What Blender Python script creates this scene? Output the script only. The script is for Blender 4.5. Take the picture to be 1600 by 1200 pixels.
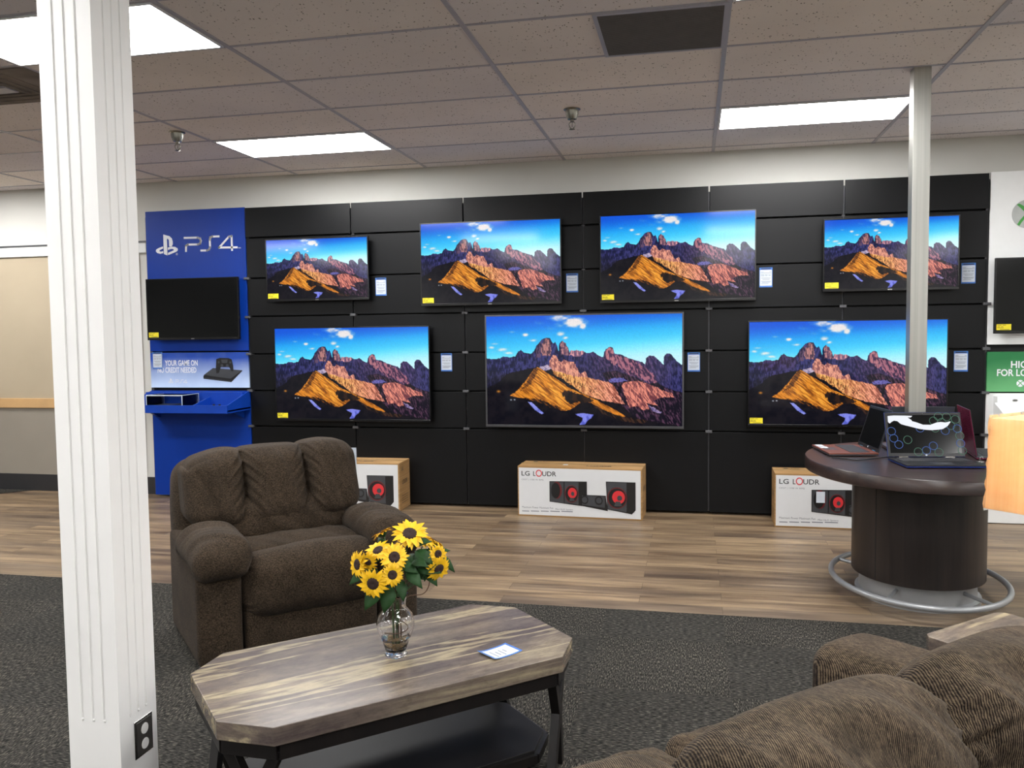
import bpy, bmesh, math, random
import numpy as np
from mathutils import Vector, Matrix

for o in list(bpy.data.objects): bpy.data.objects.remove(o)
S = bpy.context.scene
COL = S.collection
random.seed(7)

# ---------------------------------------------------------------- camera
CAM = bpy.data.cameras.new('camera'); cam = bpy.data.objects.new('camera', CAM); COL.objects.link(cam)
CAM.sensor_width = 36.0; CAM.lens = 1323.2/1600*36; CAM.clip_start = .02
YAW, PITCH, ROLL = .21136, .06063, -.01214
_f = Vector((-math.sin(YAW)*math.cos(PITCH), math.cos(YAW)*math.cos(PITCH), -math.sin(PITCH)))
_r = Vector((math.cos(YAW), math.sin(YAW), 0)); _u = _r.cross(_f)
_R = _r*math.cos(ROLL) + _u*math.sin(ROLL); _U = -_r*math.sin(ROLL) + _u*math.cos(ROLL)
cam.matrix_world = Matrix(((_R.x, _U.x, -_f.x, -.155), (_R.y, _U.y, -_f.y, -7.18), (_R.z, _U.z, -_f.z, 1.51), (0, 0, 0, 1)))
S.camera = cam

# ---------------------------------------------------------------- world, exposure
W = bpy.data.worlds.new('world'); S.world = W; W.use_nodes = True
W.node_tree.nodes['Background'].inputs[0].default_value = (.9, .95, 1, 1)
W.node_tree.nodes['Background'].inputs[1].default_value = .02
S.view_settings.view_transform = 'Standard'; S.view_settings.look = 'None'
S.view_settings.exposure = 0.0; S.view_settings.gamma = 1.0; S.view_settings.use_curve_mapping = False
LIGHT_STRENGTH = 34.0           # the ceiling panels' diffusers

# ---------------------------------------------------------------- materials
def srgb(r, g, b):
    f = lambda c: (c/255/12.92) if c/255 <= .04045 else ((c/255+.055)/1.055)**2.4
    return (f(r), f(g), f(b), 1)
class NT:
    def __init__(s, name):
        s.m = bpy.data.materials.new(name); s.m.use_nodes = True; s.t = s.m.node_tree
        s.b = s.t.nodes['Principled BSDF']; s.out = s.t.nodes['Material Output']
    def n(s, typ, **kw):
        x = s.t.nodes.new('ShaderNode'+typ)
        for k, v in kw.items():
            if k in x.inputs.keys() if isinstance(k, str) else False: x.inputs[k].default_value = v
            else: setattr(x, k, v)
        return x
    def l(s, a, b): s.t.links.new(a, b)
    def coord(s, scale=(1,1,1), rot=(0,0,0), kind='Object'):
        c = s.n('TexCoord'); m = s.n('Mapping'); m.inputs['Scale'].default_value = scale; m.inputs['Rotation'].default_value = rot
        s.l(c.outputs[kind], m.inputs['Vector']); return m.outputs['Vector']
    def noise(s, vec, scale, detail=3, rough=.5, dist=0):
        x = s.n('TexNoise'); x.inputs['Scale'].default_value = scale; x.inputs['Detail'].default_value = detail
        x.inputs['Roughness'].default_value = rough; x.inputs['Distortion'].default_value = dist; s.l(vec, x.inputs['Vector']); return x.outputs['Fac']
    def ramp(s, fac, stops, interp='LINEAR'):
        x = s.n('ValToRGB'); x.color_ramp.interpolation = interp; e = x.color_ramp.elements
        while len(e) < len(stops): e.new(.5)
        for el, (p, c) in zip(e, stops): el.position = p; el.color = c if hasattr(c, '__len__') else (c, c, c, 1)
        s.l(fac, x.inputs['Fac']); return x.outputs['Color']
    def mix(s, a, b, fac, mode='MIX'):
        x = s.n('Mix'); x.data_type = 'RGBA'; x.blend_type = mode
        for i, v in ((0, fac), (6, a), (7, b)):
            if hasattr(v, 'links'): s.l(v, x.inputs[i])
            else: x.inputs[i].default_value = v
        return x.outputs[2]
    def math(s, op, a, b=0):
        x = s.n('Math'); x.operation = op
        for i, v in ((0, a), (1, b)):
            if hasattr(v, 'links'): s.l(v, x.inputs[i])
            else: x.inputs[i].default_value = v
        return x.outputs[0]
    def bump(s, h, strength=.3, dist=.01):
        x = s.n('Bump'); x.inputs['Strength'].default_value = strength; x.inputs['Distance'].default_value = dist
        s.l(h, x.inputs['Height']); s.l(x.outputs[0], s.b.inputs['Normal'])
    def color(s, c):
        if hasattr(c, 'links'): s.l(c, s.b.inputs['Base Color'])
        else: s.b.inputs['Base Color'].default_value = c
    def done(s, rough=.5, metal=0, spec=.5, coat=0):
        s.b.inputs['Roughness'].default_value = rough; s.b.inputs['Metallic'].default_value = metal
        s.b.inputs['Specular IOR Level'].default_value = spec; s.b.inputs['Coat Weight'].default_value = coat
        return s.m
def plain(name, col, rough=.5, metal=0, spec=.5, var=.08, scale=14, coat=0):
    t = NT(name); v = t.noise(t.coord(), scale, 3)
    k = t.ramp(v, [(.3, 1-var), (.7, 1+var*.4)])
    t.color(t.mix(col, k, 1.0, 'MULTIPLY')); return t.done(rough, metal, spec, coat)
def glass(name, col=(1,1,1,1), rough=0.0, ior=1.45, thin=False):
    t = NT(name)
    if thin:
        g = t.n('BsdfGlossy'); g.inputs['Roughness'].default_value = rough+.02; tr = t.n('BsdfTransparent'); tr.inputs[0].default_value = col
        fr = t.n('Fresnel'); fr.inputs[0].default_value = ior; mx = t.n('MixShader')
        t.l(fr.outputs[0], mx.inputs[0]); t.l(tr.outputs[0], mx.inputs[1]); t.l(g.outputs[0], mx.inputs[2]); t.l(mx.outputs[0], t.out.inputs[0]); return t.m
    t.b.inputs['Transmission Weight'].default_value = 1; t.b.inputs['IOR'].default_value = ior; t.color(col); return t.done(rough)
def emit(name, col, strength):
    t = NT(name); e = t.n('Emission'); e.inputs[0].default_value = col; e.inputs[1].default_value = strength
    t.l(e.outputs[0], t.out.inputs[0]); return t.m

M = {}
def ceiling_mat():
    t = NT('acoustic_tile'); v = t.coord(kind='Object')
    w = t.n('TexVoronoi'); w.inputs['Scale'].default_value = 70; m2 = t.coord((1, .55, 1)); t.l(m2, w.inputs['Vector'])
    pits = t.ramp(w.outputs['Distance'], [(.16, 0), (.30, 1)])
    sel = t.ramp(t.noise(v, 42, 2), [(.54, 1), (.60, 0)])
    pk = t.mix((1,1,1,1), pits, t.math('SUBTRACT', 1, sel))
    # every tile a slightly different batch
    b = t.n('TexBrick'); b.offset = 0; b.squash = 1
    b.inputs['Color1'].default_value = srgb(232, 228, 232); b.inputs['Color2'].default_value = srgb(244, 236, 230)
    b.inputs['Mortar'].default_value = srgb(214, 206, 202); b.inputs['Mortar Size'].default_value = 0; b.inputs['Scale'].default_value = 1
    b.inputs['Brick Width'].default_value = 1.2192; b.inputs['Row Height'].default_value = .6096
    mp = t.n('Mapping'); t.l(v, mp.inputs[0]); mp.inputs['Location'].default_value = (0, .18, 0); t.l(mp.outputs[0], b.inputs['Vector'])
    n = t.ramp(t.noise(v, 1.3, 3), [(.3, .93), (.7, 1.03)])
    c = t.mix(b.outputs['Color'], n, 1, 'MULTIPLY')
    c = t.mix(srgb(92, 84, 78), c, pk)
    t.color(c); t.bump(pk, .35, .003); return t.done(.9, 0, .2)
def plank_mat():
    t = NT('vinyl_plank'); v = t.coord()
    b = t.n('TexBrick'); b.offset = .37; b.offset_frequency = 2; b.squash = 1
    b.inputs['Color1'].default_value = (0,0,0,1); b.inputs['Color2'].default_value = (1,1,1,1); b.inputs['Mortar'].default_value = (.5,.5,.5,1)
    b.inputs['Mortar Size'].default_value = .0; b.inputs['Brick Width'].default_value = 1.22; b.inputs['Row Height'].default_value = .125; b.inputs['Scale'].default_value = 1
    t.l(v, b.inputs['Vector'])
    # shift the grain per plank
    sh = t.n('VectorMath'); sh.operation = 'MULTIPLY_ADD'; t.l(b.outputs['Color'], sh.inputs[0]); sh.inputs[1].default_value = (7.3, 3.1, 5.7)
    t.l(t.coord((1.2, 16, 1)), sh.inputs[2])
    g = t.noise(sh.outputs[0], 1.7, 7, .62, .6)
    sh2 = t.n('VectorMath'); sh2.operation = 'MULTIPLY_ADD'; t.l(b.outputs['Color'], sh2.inputs[0]); sh2.inputs[1].default_value = (3.3, 9.1, 1.7)
    t.l(t.coord((.7, 5, 1)), sh2.inputs[2]); g2 = t.noise(sh2.outputs[0], 1.4, 4, .5, .3)
    c = t.ramp(g, [(.28, srgb(104, 94, 84)), (.42, srgb(138, 125, 108)), (.55, srgb(158, 143, 122)), (.74, srgb(180, 165, 142))])
    p = t.ramp(b.outputs['Color'], [(0, srgb(196, 188, 184)), (.5, srgb(216, 204, 190)), (1, srgb(236, 224, 210))])
    c = t.mix(c, p, 1, 'MULTIPLY')
    c = t.mix(c, t.ramp(g2, [(.34, srgb(176, 168, 164)), (.6, (1.04, 1.03, 1.0, 1))]), 1, 'MULTIPLY')
    b2 = t.n('TexBrick'); b2.offset = .37; b2.offset_frequency = 2
    b2.inputs['Color1'].default_value = (1,1,1,1); b2.inputs['Color2'].default_value = (1,1,1,1); b2.inputs['Mortar'].default_value = (.35,.32,.3,1)
    b2.inputs['Mortar Size'].default_value = .0016; b2.inputs['Brick Width'].default_value = 1.22; b2.inputs['Row Height'].default_value = .125; b2.inputs['Scale'].default_value = 1
    t.l(v, b2.inputs['Vector']); c = t.mix(c, b2.outputs['Color'], .8, 'MULTIPLY')
    t.color(c); t.bump(g, .12, .002); return t.done(.42, 0, .45)
def carpet_mat():
    t = NT('carpet_tile'); v = t.coord()
    ch = t.n('TexChecker'); ch.inputs['Scale'].default_value = 1/.6096; ch.inputs[1].default_value = (0,0,0,1); ch.inputs[2].default_value = (1,1,1,1)
    mp = t.n('Mapping'); t.l(v, mp.inputs[0]); mp.inputs['Location'].default_value = (0, .02, .3); t.l(mp.outputs[0], ch.inputs['Vector'])
    a = t.noise(t.coord((44, 260, 1)), 1, 3, .6); b = t.noise(t.coord((260, 44, 1)), 1, 3, .6)
    f = t.mix(a, b, ch.outputs['Fac'])
    c = t.ramp(f, [(.36, srgb(14, 14, 13)), (.48, srgb(40, 39, 37)), (.58, srgb(64, 62, 58)), (.68, srgb(112, 108, 99))])
    w = t.ramp(t.noise(v, 2.0, 3), [(.3, .85), (.7, 1.1)]); c = t.mix(c, w, 1, 'MULTIPLY')
    c = t.mix(c, (1.14, 1.12, 1.10, 1), ch.outputs['Fac'], 'MULTIPLY')
    t.color(c); t.bump(f, .8, .004); return t.done(.95, 0, .1)
def fabric(name, dark, mid, light, rib=None):
    t = NT(name); v = t.coord(); bl = t.noise(v, 7, 4, .6); vr = t.coord(rot=(0, 0, .40))
    if rib:
        w = t.n('TexWave'); w.inputs['Scale'].default_value = rib; w.inputs['Distortion'].default_value = 1.3; w.inputs['Detail'].default_value = 3; w.inputs['Detail Scale'].default_value = .6
        w.bands_direction = 'X'; t.l(vr, w.inputs['Vector'])
        gr = t.noise(t.coord((260, 50, 60), rot=(0, 0, .40)), 1, 4, .75); sp = t.noise(v, 170, 2, .7)
        h = t.math('ADD', t.math('MULTIPLY', w.outputs['Fac'], .28), t.math('MULTIPLY', gr, .78))
        c = t.ramp(h, [(.36, dark), (.52, mid), (.74, light)])
        c = t.mix(c, light, t.ramp(sp, [(.62, 0), (.72, .55)]))
        k = [(.34, .72), (.64, 1.2)]
    else:
        f1 = t.noise(t.coord((330, 330, 120)), 1, 2, .6); f2 = t.noise(t.coord((120, 120, 330)), 1, 2, .6)
        h = t.math('ADD', t.math('MULTIPLY', f1, .5), t.math('MULTIPLY', f2, .5))
        c = t.ramp(h, [(.36, dark), (.5, mid), (.64, light)]); k = [(.32, .74), (.5, 1.0), (.68, 1.2)]
    c = t.mix(c, t.ramp(bl, k), 1, 'MULTIPLY'); t.color(c); t.bump(h, .7, .004)
    t.b.inputs['Sheen Weight'].default_value = .03; t.b.inputs['Sheen Roughness'].default_value = .5
    return t.done(.92, 0, .12)
def marble_mat(name='travertine', bright=1.0):
    t = NT(name); v = t.coord((.8, 3.8, 11)); f = t.noise(v, 1.5, 11, .70, .35)
    c = t.ramp(f, [(.26, srgb(52, 45, 44)), (.40, srgb(78, 69, 66)), (.52, srgb(98, 88, 80)), (.62, srgb(124, 113, 96)), (.72, srgb(152, 140, 114))])
    s = t.noise(t.coord((.35, 4.0, 3)), 1.3, 6, .55, .2)
    line = t.ramp(s, [(.482, 0), (.497, 1), (.503, 1), (.525, 0)])
    c = t.mix(c, srgb(172, 158, 126), t.math('MULTIPLY', line, .6))
    sp = t.noise(t.coord((9, 18, 18)), 2, 7, .75); c = t.mix(c, t.ramp(sp, [(.3, .70), (.5, 1), (.75, 1.14)]), 1, 'MULTIPLY')
    t.color(c); return t.done(.26, 0, .32)
def darkwood(name, a, b, axis=2, rough=.4):
    t = NT(name); sc = [26, 26, 26]; sc[axis] = 1.3; f = t.noise(t.coord(tuple(sc)), 1.2, 5, .6, .4)
    t.color(t.ramp(f, [(.3, a), (.7, b)])); return t.done(rough, 0, .5)
def card_mat():
    t = NT('corrugated_card'); v = t.coord((1, 1, 40)); f = t.noise(v, 2, 3)
    c = t.ramp(f, [(.3, srgb(140, 108, 68)), (.7, srgb(166, 132, 90))]); t.color(c); return t.done(.8, 0, .2)
def steel_mat():
    t = NT('brushed_steel'); f = t.noise(t.coord((70, 70, .8)), 1, 4)
    t.color(t.ramp(f, [(.3, srgb(170, 170, 164)), (.7, srgb(184, 184, 178))])); return t.done(.34, .85, .5)
def laminate(name, col, rough=.35, var=.1):
    t = NT(name); f = t.noise(t.coord((3, 3, .7)), 2.5, 5, .65); t.color(t.mix(col, t.ramp(f, [(.3, 1-var), (.7, 1+var)]), 1, 'MULTIPLY'))
    s = t.ramp(t.noise(t.coord((9, 9, 2)), 3, 4), [(.3, rough*.8), (.7, rough*1.25)]); m = t.done(rough, 0, .22); return m
def sign_grad(name, c0, c1, z0, z1):
    """a printed sheet whose ink runs from one colour at the foot to another at the top"""
    t = NT(name); c = t.n('TexCoord'); s = t.n('SeparateXYZ'); t.l(c.outputs['Object'], s.inputs[0])
    r = t.n('MapRange'); r.inputs[1].default_value = z0; r.inputs[2].default_value = z1; t.l(s.outputs[2], r.inputs[0])
    n = t.noise(t.coord(), 5, 2); k = t.math('ADD', r.outputs[0], t.math('MULTIPLY', t.math('SUBTRACT', n, .5), .35))
    t.color(t.ramp(k, [(0, c0), (1, c1)])); return t.done(.35)
def screen_mat():
    t = NT('lit_screen'); a = t.n('VertexColor'); a.layer_name = 'picture'
    t.b.inputs['Base Color'].default_value = (.004, .004, .005, 1); t.l(a.outputs['Color'], t.b.inputs['Emission Color']); t.b.inputs['Emission Strength'].default_value = 1.05
    return t.done(.09, 0, .32)

M.update(
 ceiling=ceiling_mat(), plank=plank_mat(), carpet=carpet_mat(),
 tbar=plain('ceiling_grid_paint', srgb(178, 176, 186), .45, var=.04),
 wall=plain('wall_paint', srgb(204, 203, 197), .75, var=.03, scale=3), beige=plain('beige_paint', srgb(164, 151, 129), .8, var=.04, scale=3),
 taupe=plain('taupe_paint', srgb(134, 127, 116), .8, var=.04, scale=3), blackbase=plain('rubber_base', srgb(38, 38, 40), .5),
 pine=plain('pine_rail', srgb(186, 150, 104), .5, var=.12, scale=6), whitemetal=plain('white_enamel', srgb(226, 228, 228), .35, var=.02),
 pillar=plain('pillar_paint', srgb(223, 222, 220), .5, var=.03, scale=5),
 black=laminate('black_slat_panel', srgb(10, 11, 13), .38, .12), upright=plain('upright_metal', srgb(84, 84, 88), .4, .5), shadowgap=plain('shadow_gap_black', srgb(10, 10, 11), .6),
 bracket=plain('bracket_grey', srgb(84, 85, 88), .45, .3), blue=laminate('blue_laminate', srgb(8, 50, 140), .33, .04), bluedark=plain('blue_tray', srgb(10, 58, 156), .4, spec=.3),
 tvframe=plain('gloss_black_plastic', srgb(16, 16, 18), .16), tvsilver=plain('dark_silver_bezel', srgb(92, 92, 96), .3, .7), chrome=plain('chrome', srgb(205, 205, 205), .12, 1),
 tvback=plain('matte_black_plastic', srgb(20, 20, 22), .6), dark_screen=plain('unlit_screen', srgb(8, 9, 10), .14, var=.02, spec=.3),
 yellow=plain('yellow_paper', srgb(222, 206, 30), .6, var=.03), ink=plain('black_ink', srgb(24, 24, 26), .6), paper=plain('white_paper', srgb(190, 198, 208), .55, var=.02),
 bluepaper=plain('blue_paper', srgb(46, 100, 176), .5, var=.03), greyink=plain('grey_ink', srgb(104, 108, 118), .6), white=plain('white_print', srgb(214, 216, 222), .45, var=.01),
 bluegrad=sign_grad('blue_sky_print', srgb(190, 210, 236), srgb(24, 66, 158), -.16, .12), greengrad=sign_grad('green_print', srgb(110, 178, 120), srgb(24, 108, 58), -.26, .10),
 card=card_mat(), boxwhite=plain('glossy_box_print', srgb(200, 202, 204), .4, var=.02), tape=plain('packing_tape', srgb(168, 138, 96), .25),
 red=plain('red_print', srgb(196, 42, 48), .4), darkred=plain('dark_red_print', srgb(96, 22, 26), .4), printblack=plain('black_print', srgb(20, 20, 22), .35), printgrey=plain('dark_grey_print', srgb(58, 60, 64), .35),
 recliner=fabric('brown_chenille', srgb(22, 17, 12), srgb(49, 40, 31), srgb(72, 60, 47)), sofa=fabric('brown_corduroy', srgb(18, 13, 10), srgb(54, 44, 37), srgb(104, 91, 72), rib=95),
 stone=marble_mat(), espresso=darkwood('espresso_wood', srgb(14, 12, 12), srgb(24, 20, 19)), shelfwood=plain('dark_shelf', srgb(24, 23, 24), .45, var=.2, scale=3, spec=.25),
 kioskwood=darkwood('walnut_laminate', srgb(20, 15, 14), srgb(40, 31, 28)), kiosktop=darkwood('walnut_top', srgb(28, 20, 19), srgb(54, 40, 36), axis=0, rough=.3),
 silverpaint=plain('silver_paint', srgb(146, 148, 150), .35, .35), steel=steel_mat(),
 glass=glass('clear_glass'), water=glass('water', ior=1.33), acrylic=glass('acrylic', thin=True), plasticwrap=glass('plastic_wrap', thin=True, rough=.05), 
 petal=plain('yellow_petal', srgb(232, 184, 12), .55, var=.16, scale=40), petal_in=plain('orange_petal_base', srgb(240, 168, 14), .6, var=.1), seed=plain('brown_seed_head', srgb(44, 26, 20), .9, var=.4, scale=200),
 leaf=plain('leaf_green', srgb(28, 60, 24), .6, var=.3, scale=30, spec=.25), stem=plain('stem_green', srgb(50, 78, 32), .5), twig=plain('brown_twig', srgb(86, 60, 40), .7), pebble=plain('pebbles', srgb(150, 120, 72), .35, var=.5, scale=90),
 lapblack=plain('laptop_black', srgb(26, 26, 29), .35), lapblue=plain('laptop_blue', srgb(24, 44, 112), .28, .3), lapmaroon=plain('laptop_maroon', srgb(98, 20, 52), .25, .2), laporange=plain('laptop_copper', srgb(112, 62, 48), .35, .3), lapgrey=plain('laptop_grey', srgb(66, 68, 74), .35, .2),
 key=plain('laptop_key', srgb(46, 46, 50), .5), shade=None, brass=plain('sprinkler_metal', srgb(150, 148, 140), .25, .9), ventgrey=plain('vent_grille', srgb(92, 88, 86), .7, var=.2, scale=8), dirt=plain('dusty_vent', srgb(140, 130, 120), .9, var=.45, scale=4),
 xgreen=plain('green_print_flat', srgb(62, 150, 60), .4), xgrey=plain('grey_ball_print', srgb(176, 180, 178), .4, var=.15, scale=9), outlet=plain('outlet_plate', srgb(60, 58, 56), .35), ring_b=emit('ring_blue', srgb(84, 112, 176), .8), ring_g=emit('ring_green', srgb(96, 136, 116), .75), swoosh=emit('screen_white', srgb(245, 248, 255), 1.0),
)
M['glowing'] = emit('diffuser_glow', (1, .992, .985, 1), LIGHT_STRENGTH)
def shade_mat():
    t = NT('lamp_shade_cloth'); f = t.noise(t.coord((90, 90, 3)), 1, 3); c = t.ramp(f, [(.3, srgb(250, 226, 190)), (.7, srgb(255, 238, 208))])
    d = t.n('BsdfDiffuse'); tr = t.n('BsdfTranslucent'); mx = t.n('MixShader'); mx.inputs[0].default_value = .55
    t.l(c, d.inputs[0]); t.l(c, tr.inputs[0]); t.l(d.outputs[0], mx.inputs[1]); t.l(tr.outputs[0], mx.inputs[2]); t.l(mx.outputs[0], t.out.inputs[0]); return t.m
M['shade'] = shade_mat(); M['screen'] = screen_mat()

# ---------------------------------------------------------------- builders
class MB:
    """collects shapes and links them as ONE mesh object"""
    def __init__(s): s.v = []; s.f = []
    def add(s, vs, fs):
        o = len(s.v); s.v += [tuple(p) for p in vs]; s.f += [tuple(i+o for i in f) for f in fs]; return s
    def box(s, x0, x1, y0, y1, z0, z1):
        return s.add([(x, y, z) for z in (z0, z1) for y in (y0, y1) for x in (x0, x1)], [(0,2,3,1),(4,5,7,6),(0,1,5,4),(2,6,7,3),(0,4,6,2),(1,3,7,5)])
    def bar(s, a, b, w, h, up=(0,0,1)):
        """rectangular bar from a to b"""
        a, b = Vector(a), Vector(b); d = (b-a).normalized(); u = Vector(up); r = d.cross(u)
        r = r.normalized() if r.length > 1e-5 else Vector((1,0,0)); u = r.cross(d).normalized()
        vs = [p + r*sx*w/2 + u*sz*h/2 for p in (a, b) for sx, sz in ((-1,-1),(1,-1),(1,1),(-1,1))]
        return s.add(vs, [(0,1,2,3),(7,6,5,4),(0,4,5,1),(1,5,6,2),(2,6,7,3),(3,7,4,0)])
    def prism(s, P, z0, z1, axis='z'):
        """outline P extruded; axis z: P in x,y; axis y: P in x,z"""
        k = len(P); m = (lambda p, h: (p[0], p[1], h)) if axis == 'z' else (lambda p, h: (p[0], h, p[1]))
        return s.add([m(p, z0) for p in P] + [m(p, z1) for p in P], [tuple(range(k))[::-1], tuple(range(k, 2*k))] + [(i, (i+1) % k, (i+1) % k+k, i+k) for i in range(k)])
    def lathe(s, prof, n=32, c=(0,0,0), ex=1, ey=1, cap=True):
        o = []; fs = []
        for r, z in prof:
            for i in range(n): a = 2*math.pi*i/n; o.append((c[0]+r*ex*math.cos(a), c[1]+r*ey*math.sin(a), c[2]+z))
        for j in range(len(prof)-1):
            for i in range(n): fs.append((j*n+i, j*n+(i+1) % n, (j+1)*n+(i+1) % n, (j+1)*n+i))
        if cap: fs.append(tuple(range(n))[::-1]); fs.append(tuple((len(prof)-1)*n+i for i in range(n)))
        return s.add(o, fs)
    def tube(s, pts, r, n=10, closed=False):
        P = [Vector(p) for p in pts]; k = len(P); o = []; fs = []; prev = None
        rr = r if hasattr(r, '__len__') else [r]*k
        for i, p in enumerate(P):
            d = (P[(i+1) % k]-P[i-1]) if closed else (P[min(i+1, k-1)]-P[max(i-1, 0)]); d.normalize()
            if prev is None: u = d.orthogonal().normalized()
            else: u = (prev - d*prev.dot(d)).normalized()
            prev = u; w = d.cross(u)
            for j in range(n): a = 2*math.pi*j/n; o.append(p + (u*math.cos(a)+w*math.sin(a))*rr[i])
        for i in range(k if closed else k-1):
            for j in range(n): fs.append((i*n+j, i*n+(j+1) % n, ((i+1) % k)*n+(j+1) % n, ((i+1) % k)*n+j))
        if not closed: fs.append(tuple(range(n))[::-1]); fs.append(tuple((k-1)*n+j for j in range(n)))
        return s.add(o, fs)
    def ball(s, c, r, n=16, m=10, sc=(1,1,1)):
        prof = [(r*math.sin(math.pi*j/m) if 0 < j < m else 1e-4, -r*math.cos(math.pi*j/m)) for j in range(m+1)]
        o = len(s.v); s.lathe(prof, n)
        for i in range(o, len(s.v)): x, y, z = s.v[i]; s.v[i] = (c[0]+x*sc[0], c[1]+y*sc[1], c[2]+z*sc[2])
        return s
    def soft(s, c, h, r, step=.02, puff=(0,0,0), fn=None):
        """rounded cushion block: centre c, half sizes h, corner radius r, outward bulge per axis, extra shaping fn"""
        cnt = [max(6, int(round(2*hh/step))) for hh in h]; idx = {}; vs = []; fs = []
        def vert(i, j, k):
            key = (i, j, k)
            if key in idx: return idx[key]
            p = [2*i/cnt[0]-1, 2*j/cnt[1]-1, 2*k/cnt[2]-1]
            q = [math.copysign(abs(a)**.85, a)*hh if abs(a) < 1 else a*hh for a, hh in zip(p, h)]
            inn = [max(-hh+r, min(hh-r, a)) for a, hh in zip(q, h)]; d = Vector([a-b for a, b in zip(q, inn)])
            if d.length > 1e-9:
                L = max(abs(x) for x in d); d = d.normalized()*L
            o = [inn[a]+d[a] for a in range(3)]
            for a in range(3):
                b1, b2 = (a+1) % 3, (a+2) % 3
                o[a] += puff[a]*(o[a]/h[a])*(1-(o[b1]/h[b1])**2)*(1-(o[b2]/h[b2])**2)
            P = Vector(o)
            if fn: P = fn(P, p)
            vs.append((P[0]+c[0], P[1]+c[1], P[2]+c[2])); idx[key] = len(vs)-1; return idx[key]
        a, b, e = cnt
        for i in range(a):
            for j in range(b):
                fs.append((vert(i,j,0), vert(i,j+1,0), vert(i+1,j+1,0), vert(i+1,j,0))); fs.append((vert(i,j,e), vert(i+1,j,e), vert(i+1,j+1,e), vert(i,j+1,e)))
            for k in range(e):
                fs.append((vert(i,0,k), vert(i+1,0,k), vert(i+1,0,k+1), vert(i,0,k+1))); fs.append((vert(i,b,k), vert(i,b,k+1), vert(i+1,b,k+1), vert(i+1,b,k)))
        for j in range(b):
            for k in range(e):
                fs.append((vert(0,j,k), vert(0,j,k+1), vert(0,j+1,k+1), vert(0,j+1,k))); fs.append((vert(a,j,k), vert(a,j+1,k), vert(a,j+1,k+1), vert(a,j,k+1)))
        return s.add(vs, fs)
    def build(s, name, mat, parent=None, bevel=0, smooth=35, loc=None, rz=0):
        me = bpy.data.meshes.new(name); me.from_pydata(s.v, [], s.f); me.validate(); me.update()
        if smooth:
            me.polygons.foreach_set('use_smooth', [True]*len(me.polygons))
            if smooth < 180: me.set_sharp_from_angle(angle=math.radians(smooth))
        me.materials.append(M[mat] if isinstance(mat, str) else mat)
        o = bpy.data.objects.new(name, me); COL.objects.link(o); o.parent = parent
        if loc is not None: o.location = loc
        o.rotation_euler.z = rz
        if bevel:
            b = o.modifiers.new('edge', 'BEVEL'); b.width = bevel; b.segments = 2; b.limit_method = 'ANGLE'; b.angle_limit = .6; b.harden_normals = True
        return o
def tag(o, label=None, cat=None, group=None, kind=None):
    if label: o['label'] = label
    if cat: o['category'] = cat
    if group: o['group'] = group
    if kind: o['kind'] = kind
    return o
def thing(name, label, cat, loc=(0,0,0), rz=0, group=None):
    o = bpy.data.objects.new(name, None); COL.objects.link(o); o.location = loc; o.rotation_euler.z = rz; o.empty_display_size = .1
    return tag(o, label, cat, group)
def copy_tree(o, parent=None):
    c = o.copy(); COL.objects.link(c); c.parent = parent
    for ch in [x for x in bpy.data.objects if x.parent == o]: copy_tree(ch, c)
    return c
def text_mesh(mb, body, x0, x1, z0, z1, y, plane='y', bold=0):
    """lettering fitted into a box; plane 'y': standing, facing -y; plane 'z': lying on top"""
    cu = bpy.data.curves.new('lettering', 'FONT'); cu.body = body; cu.size = 1; cu.extrude = 0; cu.offset = bold; cu.resolution_u = 3
    ob = bpy.data.objects.new('lettering', cu); COL.objects.link(ob); bpy.context.view_layer.update()
    me = bpy.data.meshes.new_from_object(ob.evaluated_get(bpy.context.evaluated_depsgraph_get()))
    vs = [v.co.copy() for v in me.vertices]; fs = [tuple(p.vertices) for p in me.polygons]
    bpy.data.objects.remove(ob); bpy.data.curves.remove(cu); bpy.data.meshes.remove(me)
    ax = min(v.x for v in vs); bx = max(v.x for v in vs); az = min(v.y for v in vs); bz = max(v.y for v in vs)
    o = []
    for v in vs:
        X = x0+(v.x-ax)/(bx-ax)*(x1-x0); Z = z0+(v.y-az)/(bz-az)*(z1-z0)
        o.append((X, y, Z) if plane == 'y' else (X, Z, y))
    mb.add(o, fs); return mb
def stroke(mb, P, w, y0, y1):
    """printed line of width w along P (x,z), lying between y0 and y1"""
    for (a, b) in zip(P[:-1], P[1:]):
        d = Vector((b[0]-a[0], b[1]-a[1])); d.normalize(); nrm = Vector((-d.y, d.x))*w/2; e = d*w*.42
        a2 = Vector(a)-e; b2 = Vector(b)+e
        mb.prism([tuple(a2-nrm), tuple(b2-nrm), tuple(b2+nrm), tuple(a2+nrm)], y0, y1, 'y')
    return mb
def disc(mb, cx, cz, rx, rz, y0, y1, n=24, r_in=0):
    if r_in:
        o = [(cx+rx*k*math.cos(2*math.pi*i/n), y, cz+rz*k*math.sin(2*math.pi*i/n)) for y in (y0, y1) for k in (1, r_in) for i in range(n)]
        fs = []
        for i in range(n):
            j = (i+1) % n; fs += [(i, j, n+j, n+i), (2*n+i, 3*n+i, 3*n+j, 2*n+j), (i, 2*n+i, 2*n+j, j), (n+i, n+j, 3*n+j, 3*n+i)]
        return mb.add(o, fs)
    return mb.prism([(cx+rx*math.cos(2*math.pi*i/n), cz+rz*math.sin(2*math.pi*i/n)) for i in range(n)], y0, y1, 'y')

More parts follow.
